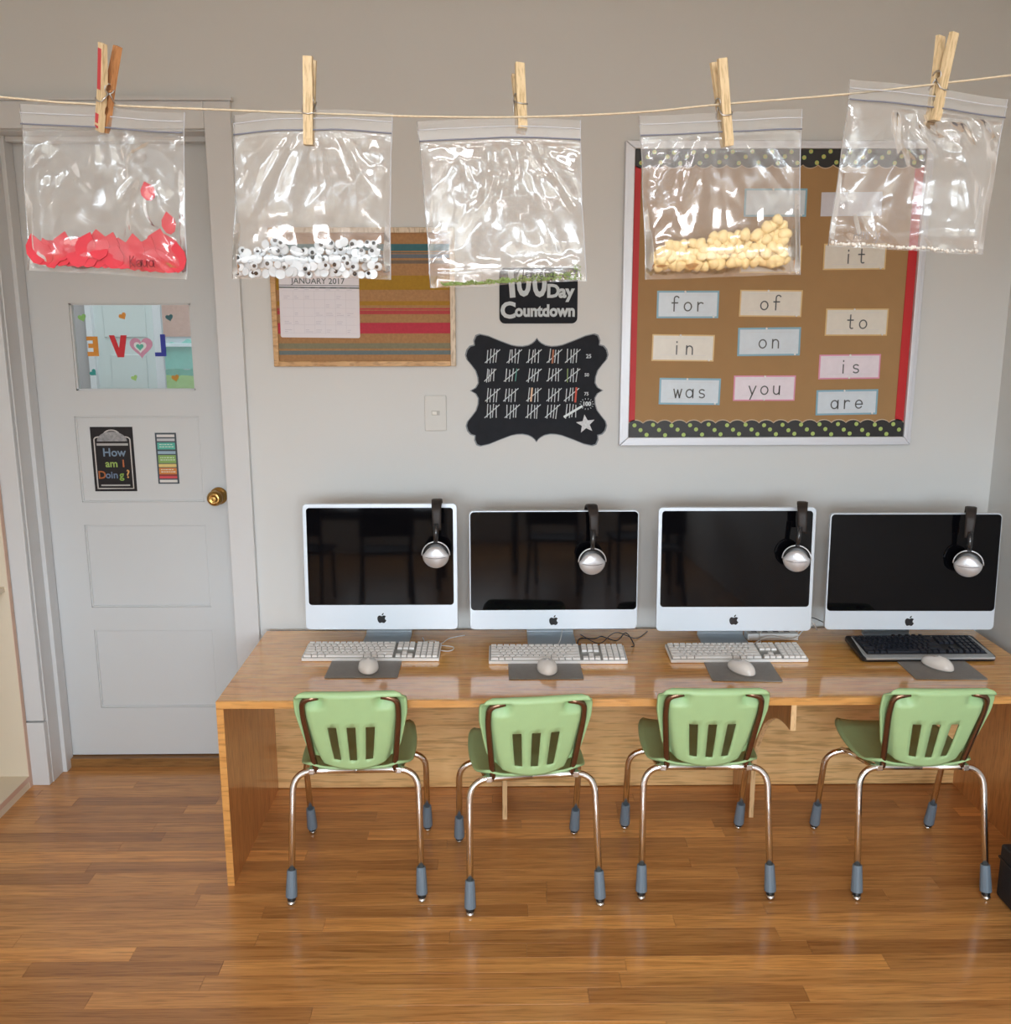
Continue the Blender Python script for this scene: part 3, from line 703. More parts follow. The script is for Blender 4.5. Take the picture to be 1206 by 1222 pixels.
for ri, (ya, yb, gs) in enumerate(rows):
    for gi, gx in enumerate(gs):
        sp = 16 if (ri, gi) == (1, 0) else 22
        for k in range(4):
            x = gx + k * sp + r_.uniform(-3, 3); lean = r_.uniform(2, 8); q = [(X(x + lean), Z(ya + r_.uniform(-3, 8))), (X(x - lean + 4), Z(yb + r_.uniform(-8, 4)))]
            key = {(0, 3, 1): ('tally_brown', (170, 108, 78)), (2, 2, 1): ('tally_tan', (222, 190, 160)), (2, 4, 3): ('tally_red', (204, 84, 66)), (1, 4, 0): ('tally_green', (140, 168, 110)), (1, 1, 3): ('tally_teal', (90, 160, 150))}.get((ri, gi, k))
            if key:
                MB().ribbon(q, .0060 if ri != 1 else .003, -.0052).build('coloured_tally_mark', mat(key[0], s2l(*key[1]), .6), s2, world=True)
            else: tm.ribbon(q, .0028, -.0048)
        if (ri, gi) != (3, 4): tm.ribbon([(X(gx - 14), Z(yb - 4)), (X(gx + 3.9 * sp + 4), Z(ya + 2))], .0029, -.0050)
tm.build('tally_marks', chalk, s2, world=True)
MB().ribbon([(X(806), Z(702)), (X(925), Z(630))], .0075, -.0056).build('chalk_slash', mat('chalk_bright', s2l(224, 234, 238), .6), s2, world=True)
st = []
for k in range(10):
    a = math.radians(98) + k * PI / 5; rr = 70 if k % 2 == 0 else 30; st.append((X(957 + rr * math.cos(a)), Z(757 - rr * math.sin(a))))
MB().prism_xz(st, -.0065, -.004).build('star', mottle(mat('star_silver', s2l(206, 210, 214), .4), 150, .15), s2, world=True)
for s_, y_, sz in (('25', 272, .018), ('50', 404, .015), ('75', 540, .015)): wt(s_, sz, chalk, X(972 if s_ == '25' else 960), Z(y_), s2, -.0048, .0004)
wt('100', .019, chalk, X(963), Z(612), s2, -.0052, .0010)
dz = MB()
for k in range(14):
    a = 2 * PI * k / 14; dz.ribbon([(X(963 + 42 * math.cos(a)), Z(612 + 34 * math.sin(a))), (X(963 + 50 * math.cos(a)), Z(612 + 41 * math.sin(a)))], .0016, -.0052)
dz.build('number_rays', chalk, s2, world=True)

# ================================================================== BOOKCASE at the left edge
bc = thing('bookcase', 'cream wooden bookcase standing at the left edge beside the door', 'bookcase', (-1.79, -.6, 0))
fx, bx, ty = -1.637, -1.955, 1.25
for (y0, y1) in ((-.045, -.026), (-1.20, -1.18)): MB().box(bx, fx, y0, y1, 0, ty).build('end_panel', cream, bc, world=True, bevel=.001)
MB().box(bx, bx + .01, -1.18, -.045, 0, ty).build('back_panel', cream, bc, world=True)
MB().box(bx, fx, -1.2, -.026, ty, ty + .02).build('top_panel', cream, bc, world=True, bevel=.002)
for z in (.045, .735): MB().box(bx + .01, fx - (.001 if z < .1 else .012), -1.18, -.045, z - .018, z).build('shelf', cream, bc, world=True)
MB().box(fx - .02, fx - .001, -1.18, -.045, 0, .027).build('toe_board', cream, bc, world=True)
MB().box(fx - .0005, fx + .0015, -.045, -.026, 0, ty).build('edge_banding', cream_edge, bc, world=True)
MB().box(fx - .0005, fx + .0015, -1.18, -.045, .027, .045).build('edge_banding', cream_edge, bc, world=True)

# ================================================================== COMPUTER TABLE
T = .571
tb = thing('computer_table', 'long varnished oak computer table standing against the wall', 'table', (.43, -.34, 0))
tx0, tx1, ty0, ty1 = -.7805, 1.640, -.647, -.034
MB().box(tx0, tx1, ty0 + .003, ty1, T - .021, T).build('tabletop', table_top_wood, tb, world=True, bevel=.0015)
MB().box(tx0, tx1, ty0, ty0 + .0028, T - .022, T - .0004).build('edge_banding', edge_wood, tb, world=True)
for a, b in ((tx0, tx0 + .020), (tx1 - .020, tx1)):
    MB().box(a, b, ty0 + .003, ty1 + 0, 0, T - .0215).build('side_panel', table_side_wood, tb, world=True)
    MB().box(a, b, ty0, ty0 + .0028, 0, T - .0225).build('edge_banding', edge_wood, tb, world=True)
MB().box(tx0 + .020, tx1 - .020, -.064, -.049, 0.003, T - .0215).build('modesty_panel', modesty_wood, tb, world=True)
prof = [(-.066, T - .022), (-.066, 0), (-.283, 0), (-.281, .14), (-.288, .21), (-.315, .27), (-.349, .325), (-.392, .380), (-.433, .411), (-.481, .439), (-.521, .455), (-.553, .464), (-.60, .471), (-.641, .472), (-.641, T - .022)]
PROF = list(prof)
for xd in (.024, .838):
    if xd < .5: prof = prof[:5] + [(-.300, .27), (-.322, .34), (-.352, .405), (-.40, .432), (-.46, .448), (-.52, .458), (-.56, .466)] + prof[12:]
    else: prof = PROF
    MB().prism_yz(prof, xd, xd + .015).build('divider', table_side_wood, tb, world=True)
    e = MB().box(xd, xd + .015, -.644, -.641, .472, T - .022)
    pr = prof[2:14]
    for i in range(len(pr) - 1):
        (ya, za), (yb, zb_) = pr[i], pr[i + 1]
        dl = math.hypot(yb - ya, zb_ - za); ny, nz = -(zb_ - za) / dl * .002, -abs(yb - ya) / dl * .002
        e.prism_yz([(ya, za), (yb, zb_), (yb + ny, zb_ + nz), (ya + ny, za + (nz if za > 0 else 0))], xd, xd + .015)
    e.build('divider_edge', pale_edge, tb, world=True)

# ================================================================== DESKTOP COMPUTERS
def computer(label, cx, yf, z0, w_, h_, chin, rim, tilt, yaw, black_edge):
    """cx,yf: centre of the lower front edge, z0: its height; local origin on the table under it"""
    o = thing('desktop_computer', label, 'computer', (cx, yf, T), (0, 0, math.radians(yaw)), 'desktop computers on the long table')
    zb = z0 - T
    M = Matrix.Translation((0, 0, zb)) @ Matrix.Rotation(math.radians(-tilt), 4, 'X')
    fr = MB().prism_xz(rrect(-w_ / 2, w_ / 2, 0, h_, .014), 0, .016).xf(M)
    fr.build('display_housing', alu, o, bevel=.002)
    # rounded back shell
    n = 10; vs = []; fs = []; P0 = rrect(-w_ / 2 + .003, w_ / 2 - .003, .003, h_ - .003, .014); cxm, czm = 0, h_ * .52
    m_ = MB(); k = len(P0)
    for j in range(n + 1):
        t = j / n; s_ = math.cos(t * PI / 2 * .999) ** .35 if j < n else .12; yy = .016 + .030 * math.sin(t * PI / 2)
        vs += [(cxm + (x - cxm) * s_, yy, czm + (z - czm) * s_) for x, z in P0]
    for j in range(n):
        for i in range(k): i2 = (i + 1) % k; fs.append((j * k + i, j * k + i2, (j + 1) * k + i2, (j + 1) * k + i))
    fs.append(tuple(n * k + i for i in range(k)))
    m_.add(vs, fs).xf(M).build('back_shell', mat('shell_grey', s2l(120, 122, 126), .45, .2), o, smooth=True, fix=True)
    g = MB().prism_xz(rrect(-w_ / 2 + rim, w_ / 2 - rim, chin, h_ - rim, .010 if not black_edge else .012), -.0018, .001).xf(M)
    g.build('screen_glass', glass_black, o)
    # chin logo
    s_ = .0315; lz = chin * .46
    body = [(0, .22), (.10, .27), (.22, .30), (.34, .26), (.42, .18), (.36, .12), (.31, .02), (.32, -.08), (.38, -.17), (.45, -.22), (.38, -.36), (.28, -.47), (.18, -.50), (.08, -.46), (0, -.44), (-.08, -.46), (-.18, -.50), (-.28, -.46), (-.38, -.32), (-.44, -.14), (-.45, .04), (-.40, .18), (-.30, .27), (-.18, .29), (-.08, .25)]
    leaf = [(.0, .30), (.02, .40), (.09, .50), (.20, .55), (.20, .46), (.14, .36), (.07, .31)]
    MB().prism_xz([(x * s_, lz + z * s_) for x, z in body], -.0006, .001).prism_xz([(x * s_, lz + z * s_) for x, z in leaf], -.0006, .001).xf(M).build('logo', mat('logo_black', (.015, .016, .02), .25), o)
    # stand: bent plate
    sw_ = .153 if not black_edge else .157; th = .006
    c = fillet([(0, .035, 0.003), (0, .195, .003), (0, .075, zb + .075)], .03, 6)
    L = MB(); nn = len(c)
    vs = []
    for i, p in enumerate(c):
        a = Vector(c[max(i - 1, 0)]); b = Vector(c[min(i + 1, nn - 1)]); t = (b - a).normalized(); nrm = Vector((0, -t.z, t.y))
        for sx_, sn in ((-1, 1), (1, 1), (1, -1), (-1, -1)):
            q = Vector(p) + nrm * sn * th / 2; vs.append((sx_ * sw_ / 2, q.y, q.z))
    fs = []
    for i in range(nn - 1):
        for q in range(4): q2 = (q + 1) % 4; fs.append((i * 4 + q, i * 4 + q2, (i + 1) * 4 + q2, (i + 1) * 4 + q))
    fs += [(3, 2, 1, 0), tuple((nn - 1) * 4 + q for q in range(4))]
    L.add(vs, fs).build('stand', alu_stand, o, fix=True, bevel=.001)
    return o
computer('leftmost desktop computer, white rimmed screen nearest the door', -.3575, -.262, .650, .483, .404, .081, .0125, 3.0, -.6, False)
computer('desktop computer with borderless black screen, second from the door', .1875, -.268, .650, .531, .382, .064, .0035, 2.5, 0, True)
computer('desktop computer with white rimmed screen, third from the door', .754, -.296, .650, .489, .395, .079, .011, 3.0, -.8, False)
computer('rightmost desktop computer, borderless black screen beside the right wall', 1.312, -.293, .650, .533, .374, .062, .0035, 2.5, -1.2, True)

# ================================================================== HEADPHONES
def headphones(label, x, zt, yc, zc, yaw, dx):
    """x: strap centre, zt: strap top height, yc: front cup centre Y, zc: cup centre height"""
    o = thing('headphones', label, 'headphones', (x, yc + .04, zt), (0, 0, yaw), 'headphones hung over the computers')
    H = zt - zc; D = .046
    # head strap: flat band in the local YZ plane
    path = [(-D * .92, -H * .52), (-D * .98, -H * .34), (-D * .9, -H * .16), (-D * .62, -.010), (-D * .2, -.001), (D * .3, -.002), (D * .9, -.012), (D * 1.45, -.035), (D * 1.62, -H * .4), (D * 1.64, -H * .6)]
    P = []
    for i in range(len(path) - 1):
        for k in range(3):
            t = k / 3; P.append((path[i][0] * (1 - t) + path[i + 1][0] * t, path[i][1] * (1 - t) + path[i + 1][1] * t))
    P.append(path[-1]); vs = []; n = len(P)
    for i, (y, z) in enumerate(P):
        a = P[max(i - 1, 0)]; b = P[min(i + 1, n - 1)]; ty_, tz_ = b[0] - a[0], b[1] - a[1]; d_ = math.hypot(ty_, tz_); ny, nz = -tz_ / d_, ty_ / d_
        hw = .0165 * (1 - .25 * abs(i / (n - 1) - .5) * 2)
        sx_ = dx * min(0, z) / H
        for sx2, sn in ((-1, 1), (-.6, 1.5), (.6, 1.5), (1, 1), (1, -1), (-1, -1)): vs.append((sx2 * hw + sx_, y + ny * sn * .003, z + nz * sn * .003))
    fs = []
    for i in range(n - 1):
        for q in range(6): q2 = (q + 1) % 6; fs.append((i * 6 + q, i * 6 + q2, (i + 1) * 6 + q2, (i + 1) * 6 + q))
    fs += [tuple(range(6)), tuple((n - 1) * 6 + q for q in range(5, -1, -1))]
    MB().add(vs, fs).build('headband', mottle(mat('headband_black', s2l(42, 36, 34), .55), 60, .15), o, smooth=True, fix=True)
    ms = wmat(o)
    for sgn, yl in ((-1, -D), (1, D * 1.70)):
        cx_ = dx
        # slider arm
        arm = MB().tube([(cx_ * .5, yl * .94, -H * .40), (cx_ * .7, yl * .98 + sgn * .004, -H * .58), (cx_, yl * 1.0 + sgn * .004, -H * .76)], [.0095, .0085, .0075], 10)
        arm.build('slider', mat('slider_black', (.02, .022, .026), .2, coat=.5), o, smooth=True)
        # yoke arc
        yk = MB().tube([(cx_ + .0425 * math.cos(a), yl + sgn * .006, -H + .0425 * math.sin(a)) for a in [math.radians(0 + 180 * k / 16) for k in range(17)]], .0020, 6)
        yk.build('yoke', silver, o, smooth=True)
        cs = MB().lathe([(.030, -sgn * .020), (.038, -sgn * .016), (.041, -sgn * .008), (.0405, 0), (.038, sgn * .004), (.030, sgn * .006), (.0, sgn * .006)][::-1], (cx_, yl, -H), 'y', 28)
        cup = cs.build('ear_cushion', black_m, o, smooth=True, fix=True)
        # silver dome: full cap low, notched at the upper sides
        dm = MB(); seg = 32; rings_ = 7; vs = []; fs = []
        for j in range(rings_ + 1):
            t = j / rings_
            for k in range(seg):
                a = 2 * PI * k / seg; up = max(0, math.sin(a)); R0 = .0410 - .0125 * (up ** .45); r_ = R0 * math.cos(t * PI / 2) if j < rings_ else 0.0004
                vs.append((cx_ + r_ * math.cos(a), yl + sgn * (.006 + .013 * math.sin(t * PI / 2)), -H + r_ * math.sin(a)))
        for j in range(rings_):
            for k in range(seg): k2 = (k + 1) % seg; fs.append((j * seg + k, j * seg + k2, (j + 1) * seg + k2, (j + 1) * seg + k))
        dm.add(vs, fs).build('ear_dome', silver, o, smooth=True, fix=True)
        sl = MB().tube([(cx_ + .034 * u_, yl + sgn * (.0067 + .0125 * math.sqrt(max(0, 1 - (u_ * .034 / .0385) ** 2 - .04))), -H - .004 - .004 * (1 - u_ * u_)) for u_ in [k / 8 - 1 for k in range(17)]], .0009, 5)
        sl.build('dome_seam', mat('seam_grey', s2l(90, 92, 96), .5), o)
    return o
headphones('black headphones with silver ear cup over the first computer from the door', -.176, 1.070, -.310, .908, 0, -.003)
headphones('black headphones with silver ear cup over the second computer from the door', .302, 1.052, -.312, .885, .06, -.004)
headphones('black headphones with silver ear cup over the third computer from the door', .948, 1.062, -.335, .896, -.30, -.008)
headphones('black headphones with silver ear cup over the computer beside the right wall', 1.474, 1.043, -.330, .876, -.42, .004)

# ================================================================== KEYBOARDS, PADS, MICE
def keys_layout(w_, d_, mg=.006):
    """(x0,x1,y0,y1) of keys on a full keyboard of width w_ and depth d_, local coords"""
    out = []; rows = 6; u = (w_ - 2 * mg) / 22.5; rd = (d_ - 2 * mg) / 5.6
    for r in range(rows):
        y0 = -d_ / 2 + mg + r * rd if r < 5 else -d_ / 2 + mg + 5 * rd; y1 = y0 + (rd if r < 5 else rd * .6)
        x = -w_ / 2 + mg
        if r == 0: ws = [1.4, 1, 1.3, 6.4, 1.3, 1, 1.2, 1.4]
        elif r == 1: ws = [2.2] + [1] * 10 + [2.8]
        elif r == 2: ws = [1.7] + [1] * 11 + [2.3]
        elif r == 3: ws = [1.5] + [1] * 12 + [1.5]
        elif r == 4: ws = [1] * 13 + [2]
        else: ws = [1.07] * 14
        tot = sum(ws); 
        for a in ws: a = a * 15 / tot; out.append((x, x + a * u, y0, y1)); x += a * u
        x = -w_ / 2 + mg + 15.35 * u
        if r in (0, 3, 4, 5): 
            for q in range(3): out.append((x + q * u, x + (q + 1) * u, y0, y1))
        elif r == 1: out.append((x + u, x + 2 * u, y0, y1))
        x = -w_ / 2 + mg + 18.6 * u; um = (w_ / 2 - mg - x) / 4
        for q in range(4): out.append((x + q * um, x + (q + 1) * um, y0, y1))
    return out
def keyboard(label, cx, yf, w_, d_, yaw, dark=False):
    o = thing('keyboard', label, 'keyboard', (cx, yf + d_ / 2, T), (math.radians(5.5), 0, math.radians(yaw)), 'keyboards on the long table')
    o.location.z = T + math.sin(math.radians(5.5)) * d_ / 2 + .001
    zt = .010
    if not dark:
        MB().prism_xy([(x, y) for x, y in rrect(-w_ / 2, w_ / 2, -d_ / 2, d_ / 2, .004)], 0, zt).build('keyboard_base', mat('keyboard_white', s2l(244, 244, 242), .3), o, bevel=.0015)
        MB().box(-w_ / 2 + .003, w_ / 2 - .003, -d_ / 2 + .003, d_ / 2 - .003, zt - .0005, zt + .0012).build('key_tray', key_tray, o)
        K = MB()
        for a, b, c, d in keys_layout(w_, d_, .005):
            g_ = .0012; h = .0075
            K.add([(a + g_, c + g_, zt), (b - g_, c + g_, zt), (b - g_, d - g_, zt), (a + g_, d - g_, zt), (a + g_ + .001, c + g_ + .0008, zt + h), (b - g_ - .001, c + g_ + .0008, zt + h), (b - g_ - .001, d - g_ - .0012, zt + h), (a + g_ + .001, d - g_ - .0012, zt + h)],
                  [(4, 5, 6, 7), (0, 1, 5, 4), (1, 2, 6, 5), (2, 3, 7, 6), (3, 0, 4, 7)])
        tag(K.build('keys', key_white, o), kind='stuff')
    else:
        MB().prism_xy(rrect(-w_ / 2, w_ / 2, -d_ / 2, d_ / 2, .016), 0, .014).build('keyboard_base', black_m, o, bevel=.003)
        MB().prism_xy([(-w_ / 2 + .012, -d_ / 2 - .004), (w_ / 2 - .008, -d_ / 2 - .004), (w_ / 2 - .004, -d_ / 2 + .02), (w_ / 2 - .012, d_ / 2 - .010), (-w_ / 2 + .02, d_ / 2 - .010), (-w_ / 2 + .008, -d_ / 2 + .02)], .008, .016).build('silver_surround', mat('keyboard_silver', s2l(186, 190, 192), .35, .3), o, bevel=.003)
        K = MB(); kw, kd = w_ - .046, d_ - .046
        MB().box(-kw / 2 - .002, kw / 2 + .002, -kd / 2 - .001, kd / 2 + .004, .014, .0168).build('key_well', black_m, o)
        for a, b, c, d in keys_layout(kw, kd, .001):
            g_ = .0009; h = .0095; zt = .014; c += .002; d += .002
            K.add([(a + g_, c + g_, zt), (b - g_, c + g_, zt), (b - g_, d - g_, zt), (a + g_, d - g_, zt), (a + g_ + .0018, c + g_ + .0012, zt + h), (b - g_ - .0018, c + g_ + .0012, zt + h), (b - g_ - .0018, d - g_ - .002, zt + h), (a + g_ + .0018, d - g_ - .002, zt + h)],
                  [(4, 5, 6, 7), (0, 1, 5, 4), (1, 2, 6, 5), (2, 3, 7, 6), (3, 0, 4, 7)])
        tag(K.build('keys', mat('key_black', s2l(44, 48, 58), .3), o), kind='stuff')
        mbt = MB()
        for k in range(5): mbt.lathe([(.006, .014), (.006, .0175), (0, .0178)], (-.05 + k * .022, d_ / 2 - .006, 0), 'z', 10)
        mbt.build('media_buttons', black_m, o, smooth=True)
    # rear feet
    MB().box(-w_ / 2 + .02, -w_ / 2 + .06, d_ / 2 - .02, d_ / 2 - .01, -.009, 0).box(w_ / 2 - .06, w_ / 2 - .02, d_ / 2 - .02, d_ / 2 - .01, -.009, 0).build('rear_feet', key_white if not dark else black_m, o)
    return o
keyboard('white keyboard before the computer nearest the door', -.387, -.338, .430, .116, -1.0)
keyboard('white keyboard before the second computer from the door', .197, -.372, .430, .116, -.6)
keyboard('white keyboard before the third computer from the door', .760, -.368, .428, .116, 0)
keyboard('black keyboard with silver surround before the rightmost computer', 1.350, -.372, .42, .170, 0, True)
def pad(label, cx, cy, w_, d_, pts=None):
    o = tag(MB().prism_xy(pts if pts else rrect(-w_ / 2, w_ / 2, -d_ / 2, d_ / 2, .006), 0, .003).build('mouse_pad', pad_m, None, bevel=.001), label, 'mouse pad', 'mouse pads on the long table')
    o.location = (cx, cy, T + .0002); return o
pad('grey mouse pad before the computer nearest the door', -.398, -.387, .218, .184)
pad('grey mouse pad before the second computer from the door', .153, -.412, .222, .172)
pad('grey mouse pad before the third computer from the door', .748, -.433, .206, .182).rotation_euler[2] = math.radians(-3)
pad('grey mouse pad with curled corners before the rightmost computer', 1.353, -.420, .212, .200).rotation_euler[2] = math.radians(-2)
def mouse(label, x, y, yaw, pz=.0035):
    o = thing('computer_mouse', label, 'mouse', (x, y, T + pz), (0, 0, math.radians(yaw)), 'white computer mice on the mouse pads')
    m_ = MB(); u, v = 24, 12; vs = []; fs = []
    for j in range(v + 1):
        p = PI / 2 * j / v
        for i in range(u):
            a = 2 * PI * i / u; cx_, sy_ = math.cos(a), math.sin(a)
            e = 1.0
            xx = .0315 * math.copysign(abs(cx_) ** e, cx_) * math.cos(p) ** .8; yy = .0565 * math.copysign(abs(sy_) ** e, sy_) * math.cos(p) ** .8
            vs.append((xx, yy, .004 + .029 * math.sin(p) * (1 - .12 * sy_)))
    for j in range(v):
        for i in range(u): i2 = (i + 1) % u; fs.append((j * u + i, j * u + i2, (j + 1) * u + i2, (j + 1) * u + i))
    m_.add(vs, fs).build('mouse_shell', mouse_white, o, smooth=True, fix=True)
    MB().prism_xy([(x_ * .93, y_ * .93) for x_, y_ in [(.0315 * math.cos(2 * PI * k / 24), .0565 * math.sin(2 * PI * k / 24)) for k in range(24)]], 0, .006).build('mouse_base', mat('mouse_base_grey', s2l(170, 170, 168), .4), o)
    MB().ball((0, .034, .0235), .0032, .0035, .0032, 8, 6).build('scroll_ball', mat('ball_grey', s2l(190, 190, 190), .4), o, smooth=True)
    return o
mouse('white mouse before the computer nearest the door', -.384, -.408, 8)
mouse('white mouse before the second computer from the door', .159, -.425, 3)
mouse('white mouse before the third computer from the door', .745, -.443, 22)
mouse('white mouse before the rightmost computer', 1.352, -.418, 22)

# cables
def cable(name, label, pts, r, m_, n=10):
    P = [Vector(p) for p in pts]; out = []
    for i in range(len(P) - 1):
        p0, p1, p2, p3 = P[max(i - 1, 0)], P[i], P[i + 1], P[min(i + 2, len(P) - 1)]
        for k in range(n):
            t = k / n; out.append(.5 * ((2 * p1) + (-p0 + p2) * t + (2 * p0 - 5 * p1 + 4 * p2 - p3) * t * t + (-p0 + 3 * p1 - 3 * p2 + p3) * t ** 3))
    out.append(P[-1])
    o = MB().tube([tuple(p) for p in out], r, 6).build(name, m_, smooth=True)
    return tag(o, label, 'cable')
c = T + .003
cable('keyboard_cable', 'white cable looping beside the leftmost keyboard', [(-.176, -.262, c + .006), (-.150, -.255, c), (-.134, -.240, c), (-.136, -.215, c), (-.170, -.200, c), (-.22, -.19, c), (-.24, -.12, c)], .0017, white_cable)
cable('white_cable', 'white cable curling behind the leftmost computer', [(-.26, -.20, c), (-.235, -.165, c), (-.20, -.155, c), (-.175, -.18, c), (-.15, -.13, c), (-.10, -.10, c)], .0015, white_cable)
cable('white_cable', 'white cable hanging beside the stand of the second computer', [(.20, -.235, c + .004), (.215, -.20, c + .02), (.225, -.15, c + .04), (.23, -.11, c + .03)], .0017, white_cable)
cable('black_cable', 'tangled black cable behind the second keyboard', [(.27, -.20, c + .004), (.285, -.14, c), (.33, -.17, c + .01), (.36, -.12, c), (.40, -.185, c + .008), (.44, -.12, c + .012), (.455, -.20, c), (.44, -.25, c + .01)], .0018, black_cable)
cable('black_cable', 'thin black cable crossing behind the second computer', [(.29, -.10, c), (.34, -.20, c + .004), (.385, -.16, c + .02), (.42, -.10, c + .006), (.47, -.14, c), (.52, -.07, c)], .0014, black_cable)
ps = thing('power_strip', 'white power strip behind the third computer', 'power strip', (.92, -.145, T))
MB().box(-.085, .085, -.024, .024, .001, .026).build('strip_body', mat('strip_white', s2l(226, 228, 228), .35), ps, bevel=.004)
mb = MB()
for k in range(4): mb.box(-.068 + k * .036, -.050 + k * .036, -.010, .010, .0255, .0268)
mb.build('sockets', mat('socket_grey', s2l(120, 120, 122), .5), ps)
cable('white_cable', 'white cable running from the power strip to the wall behind the rightmost computer', [(.84, -.21, c), (.90, -.19, c + .02), (.98, -.185, c + .01), (1.02, -.16, c + .03), (1.05, -.11, c + .02), (1.10, -.08, c + .04)], .002, white_cable)
cable('white_cable', 'white cable knotted between the third and fourth computers', [(1.0, -.12, c), (1.03, -.16, c + .045), (1.055, -.10, c + .03), (1.02, -.09, c + .06), (1.06, -.13, c + .05), (1.09, -.09, c + .01)], .0022, white_cable)
cable('black_cable', 'black cable between the third and fourth computers', [(1.0, -.08, c + .04), (1.03, -.13, c + .06), (1.07, -.10, c + .055), (1.12, -.08, c + .03)], .0016, black_cable)
cable('white_cable', 'white cable under the third computer beside its keyboard', [(.86, -.255, c + .018), (.87, -.21, c), (.875, -.17, c + .02), (.89, -.15, c + .03)], .0017, white_cable)

# ================================================================== CHAIRS
def make_chair(plastic, label, metal=chrome):
    o = thing('school_chair', label, 'chair', (0, 0, 0), 0, 'green school chairs at the long table')
    # local frame: origin at floor centre, +Y towards the table, backrest at -Y
    hw, yn, yf_ = .184, -.195, .188
    rr = .0095
    # near leg bow (two rear legs joined under the seat)
    bar = [(-.120, -.118, .352), (.120, -.118, .352)]
    near = fillet([(-hw, yn, .0), (-.176, -.122, .370), (.176, -.122, .370), (hw, yn, .0)], .062, 8)
    far = fillet([(-hw, yf_, .0), (-.186, .125, .300), (.186, .125, .300), (hw, yf_, .0)], .060, 8)
    for q in (near, far):
        for e_, f_ in ((0, 1), (-1, -2)):
            a = Vector(q[e_]); q[e_] = tuple(a + (Vector(q[f_]) - a).normalized() * .02)
    h = len(near) // 2
    for q, nm in ((near, 'leg'), (far, 'leg')):
        mid = len(q) // 2
        MB().tube(q[:mid] + [(0, q[mid][1], q[mid][2])], rr, 12).build(nm, metal, o, smooth=True)
        MB().tube([(0, q[mid][1], q[mid][2])] + q[mid:], rr, 12).build(nm, metal, o, smooth=True)
    for sx_ in (-1, 1):
        for yy, xb, yt in ((yn, hw, -.195 + .0), (yf_, hw, .188)):
            top = Vector((sx_ * .176, -.122, .370)) if yy < 0 else Vector((sx_ * .186, .125, .300))
            ft = Vector((sx_ * xb, yy, .0)); dr = (top - ft).normalized()
            ax = lambda s__: tuple(ft + dr * s__)
            MB().tube([ax(.022), ax(.034), ax(.085), ax(.098)], [.0162, .0162, .0140, .0130], 14).build('boot', boot_m, o, smooth=False)
            MB().tube([ax(.012), ax(.022)], .012, 12).build('boot_slots', black_m, o)
            MB().lathe([(0, 0), (.010, .001), (.0125, .004), (.012, .009), (.008, .013), (0, .014)], (ft.x + dr.x * .006, ft.y, 0), 'z', 14).build('glide', glide_m, o, smooth=True)
        # side rail under the seat
        MB().tube([(sx_ * .125, -.125, .366), (sx_ * .130, 0, .338), (sx_ * .135, .125, .306)], .008, 8).build('seat_rail', metal, o, smooth=True)
        # upright that carries the backrest (runs outside of the centre panel)
        up = fillet([(sx_ * .110, -.122, .366), (sx_ * .114, -.132, .405), (sx_ * .130, -.180, .560), (sx_ * .128, -.197, .612), (sx_ * .085, -.200, .622)], .032, 7)
        MB().tube(up, .0085, 10).build('upright', mat('chrome_brown_reflection', s2l(136, 104, 84), .25, .9), o, smooth=True)  # chrome tube; its brown reflection is put into the metal colour
        MB().box(sx_ * .122 - .008, sx_ * .122 + .008, -.136, -.110, .363, .380).build('bracket', glide_m, o, bevel=.002)
    # backrest shell
    us = [-1, -.97, -.93, -.90, -.87, -.82, -.77, -.74, -.68, -.60, -.52, -.445, -.36, -.275, -.18, -.085, 0]
    us = us + [-u for u in us[-2::-1]]
    vz = [0, .03, .07, .12, .17, .22, .29, .36, .43, .50, .57, .64, .70, .76, .81, .85, .88, .91, .935, .96, .98, 1.0]
    z0, z1 = .384, .637
    def hwid(v):
        base = .112 + (.153 - .112) * min(1, v / .72) ** .85
        if v > .86: q = (v - .86) / .14; base -= .034 * (1 - math.sqrt(max(0, 1 - q * q)))
        return base
    vs = []; fs = []; nu = len(us)
    for v in vz:
        for u in us:
            hh = hwid(v); x = u * hh; au = abs(u)
            zl = z0 + (z1 - z0) * v
            if v < .3: zl += (.3 - v) / .3 * .036 * (au ** 2.2)
            if v > .9: zl -= 0
            y = -.128 - .072 * v - .016 * max(0, (v - .2)) * 0
            # centre panel proud to the rear (camera side), groove for the tubes, forward rim
            if au < .74: d_ = -.010 - .008 * (1 - (au / .74) ** 2)
            elif au < .86: d_ = -.010 + .026 * ((au - .74) / .12)
            else: d_ = .016 - .010 * ((au - .86) / .14)
            if v > .84 and .5 < au < .90: d_ = max(d_, .012)        # the grooves turn inwards under the hood
            if v > .925: q = min(1, (v - .925) / .02); d_ = d_ * (1 - q) + (-.014 - .004 * (1 - au)) * q
            if v > .96: d_ += (v - .96) / .04 * .014
            vs.append((x, y + d_, zl))
    sl = [(-.445, -.275), (-.085, .085), (.275, .445)]
    for j in range(len(vz) - 1):
        for i in range(nu - 1):
            if .12 <= vz[j] and vz[j + 1] <= .57 and any(a - 1e-6 <= us[i] and us[i + 1] <= b + 1e-6 for a, b in sl): continue
            fs.append((j * nu + i, j * nu + i + 1, (j + 1) * nu + i + 1, (j + 1) * nu + i))
    MB().add(vs, fs).build('backrest', plastic, o, smooth=True, fix=True, solid=.006)
    # seat shell: dished with raised sides, front waterfall
    vs = []; fs = []; NU, NV = 18, 16
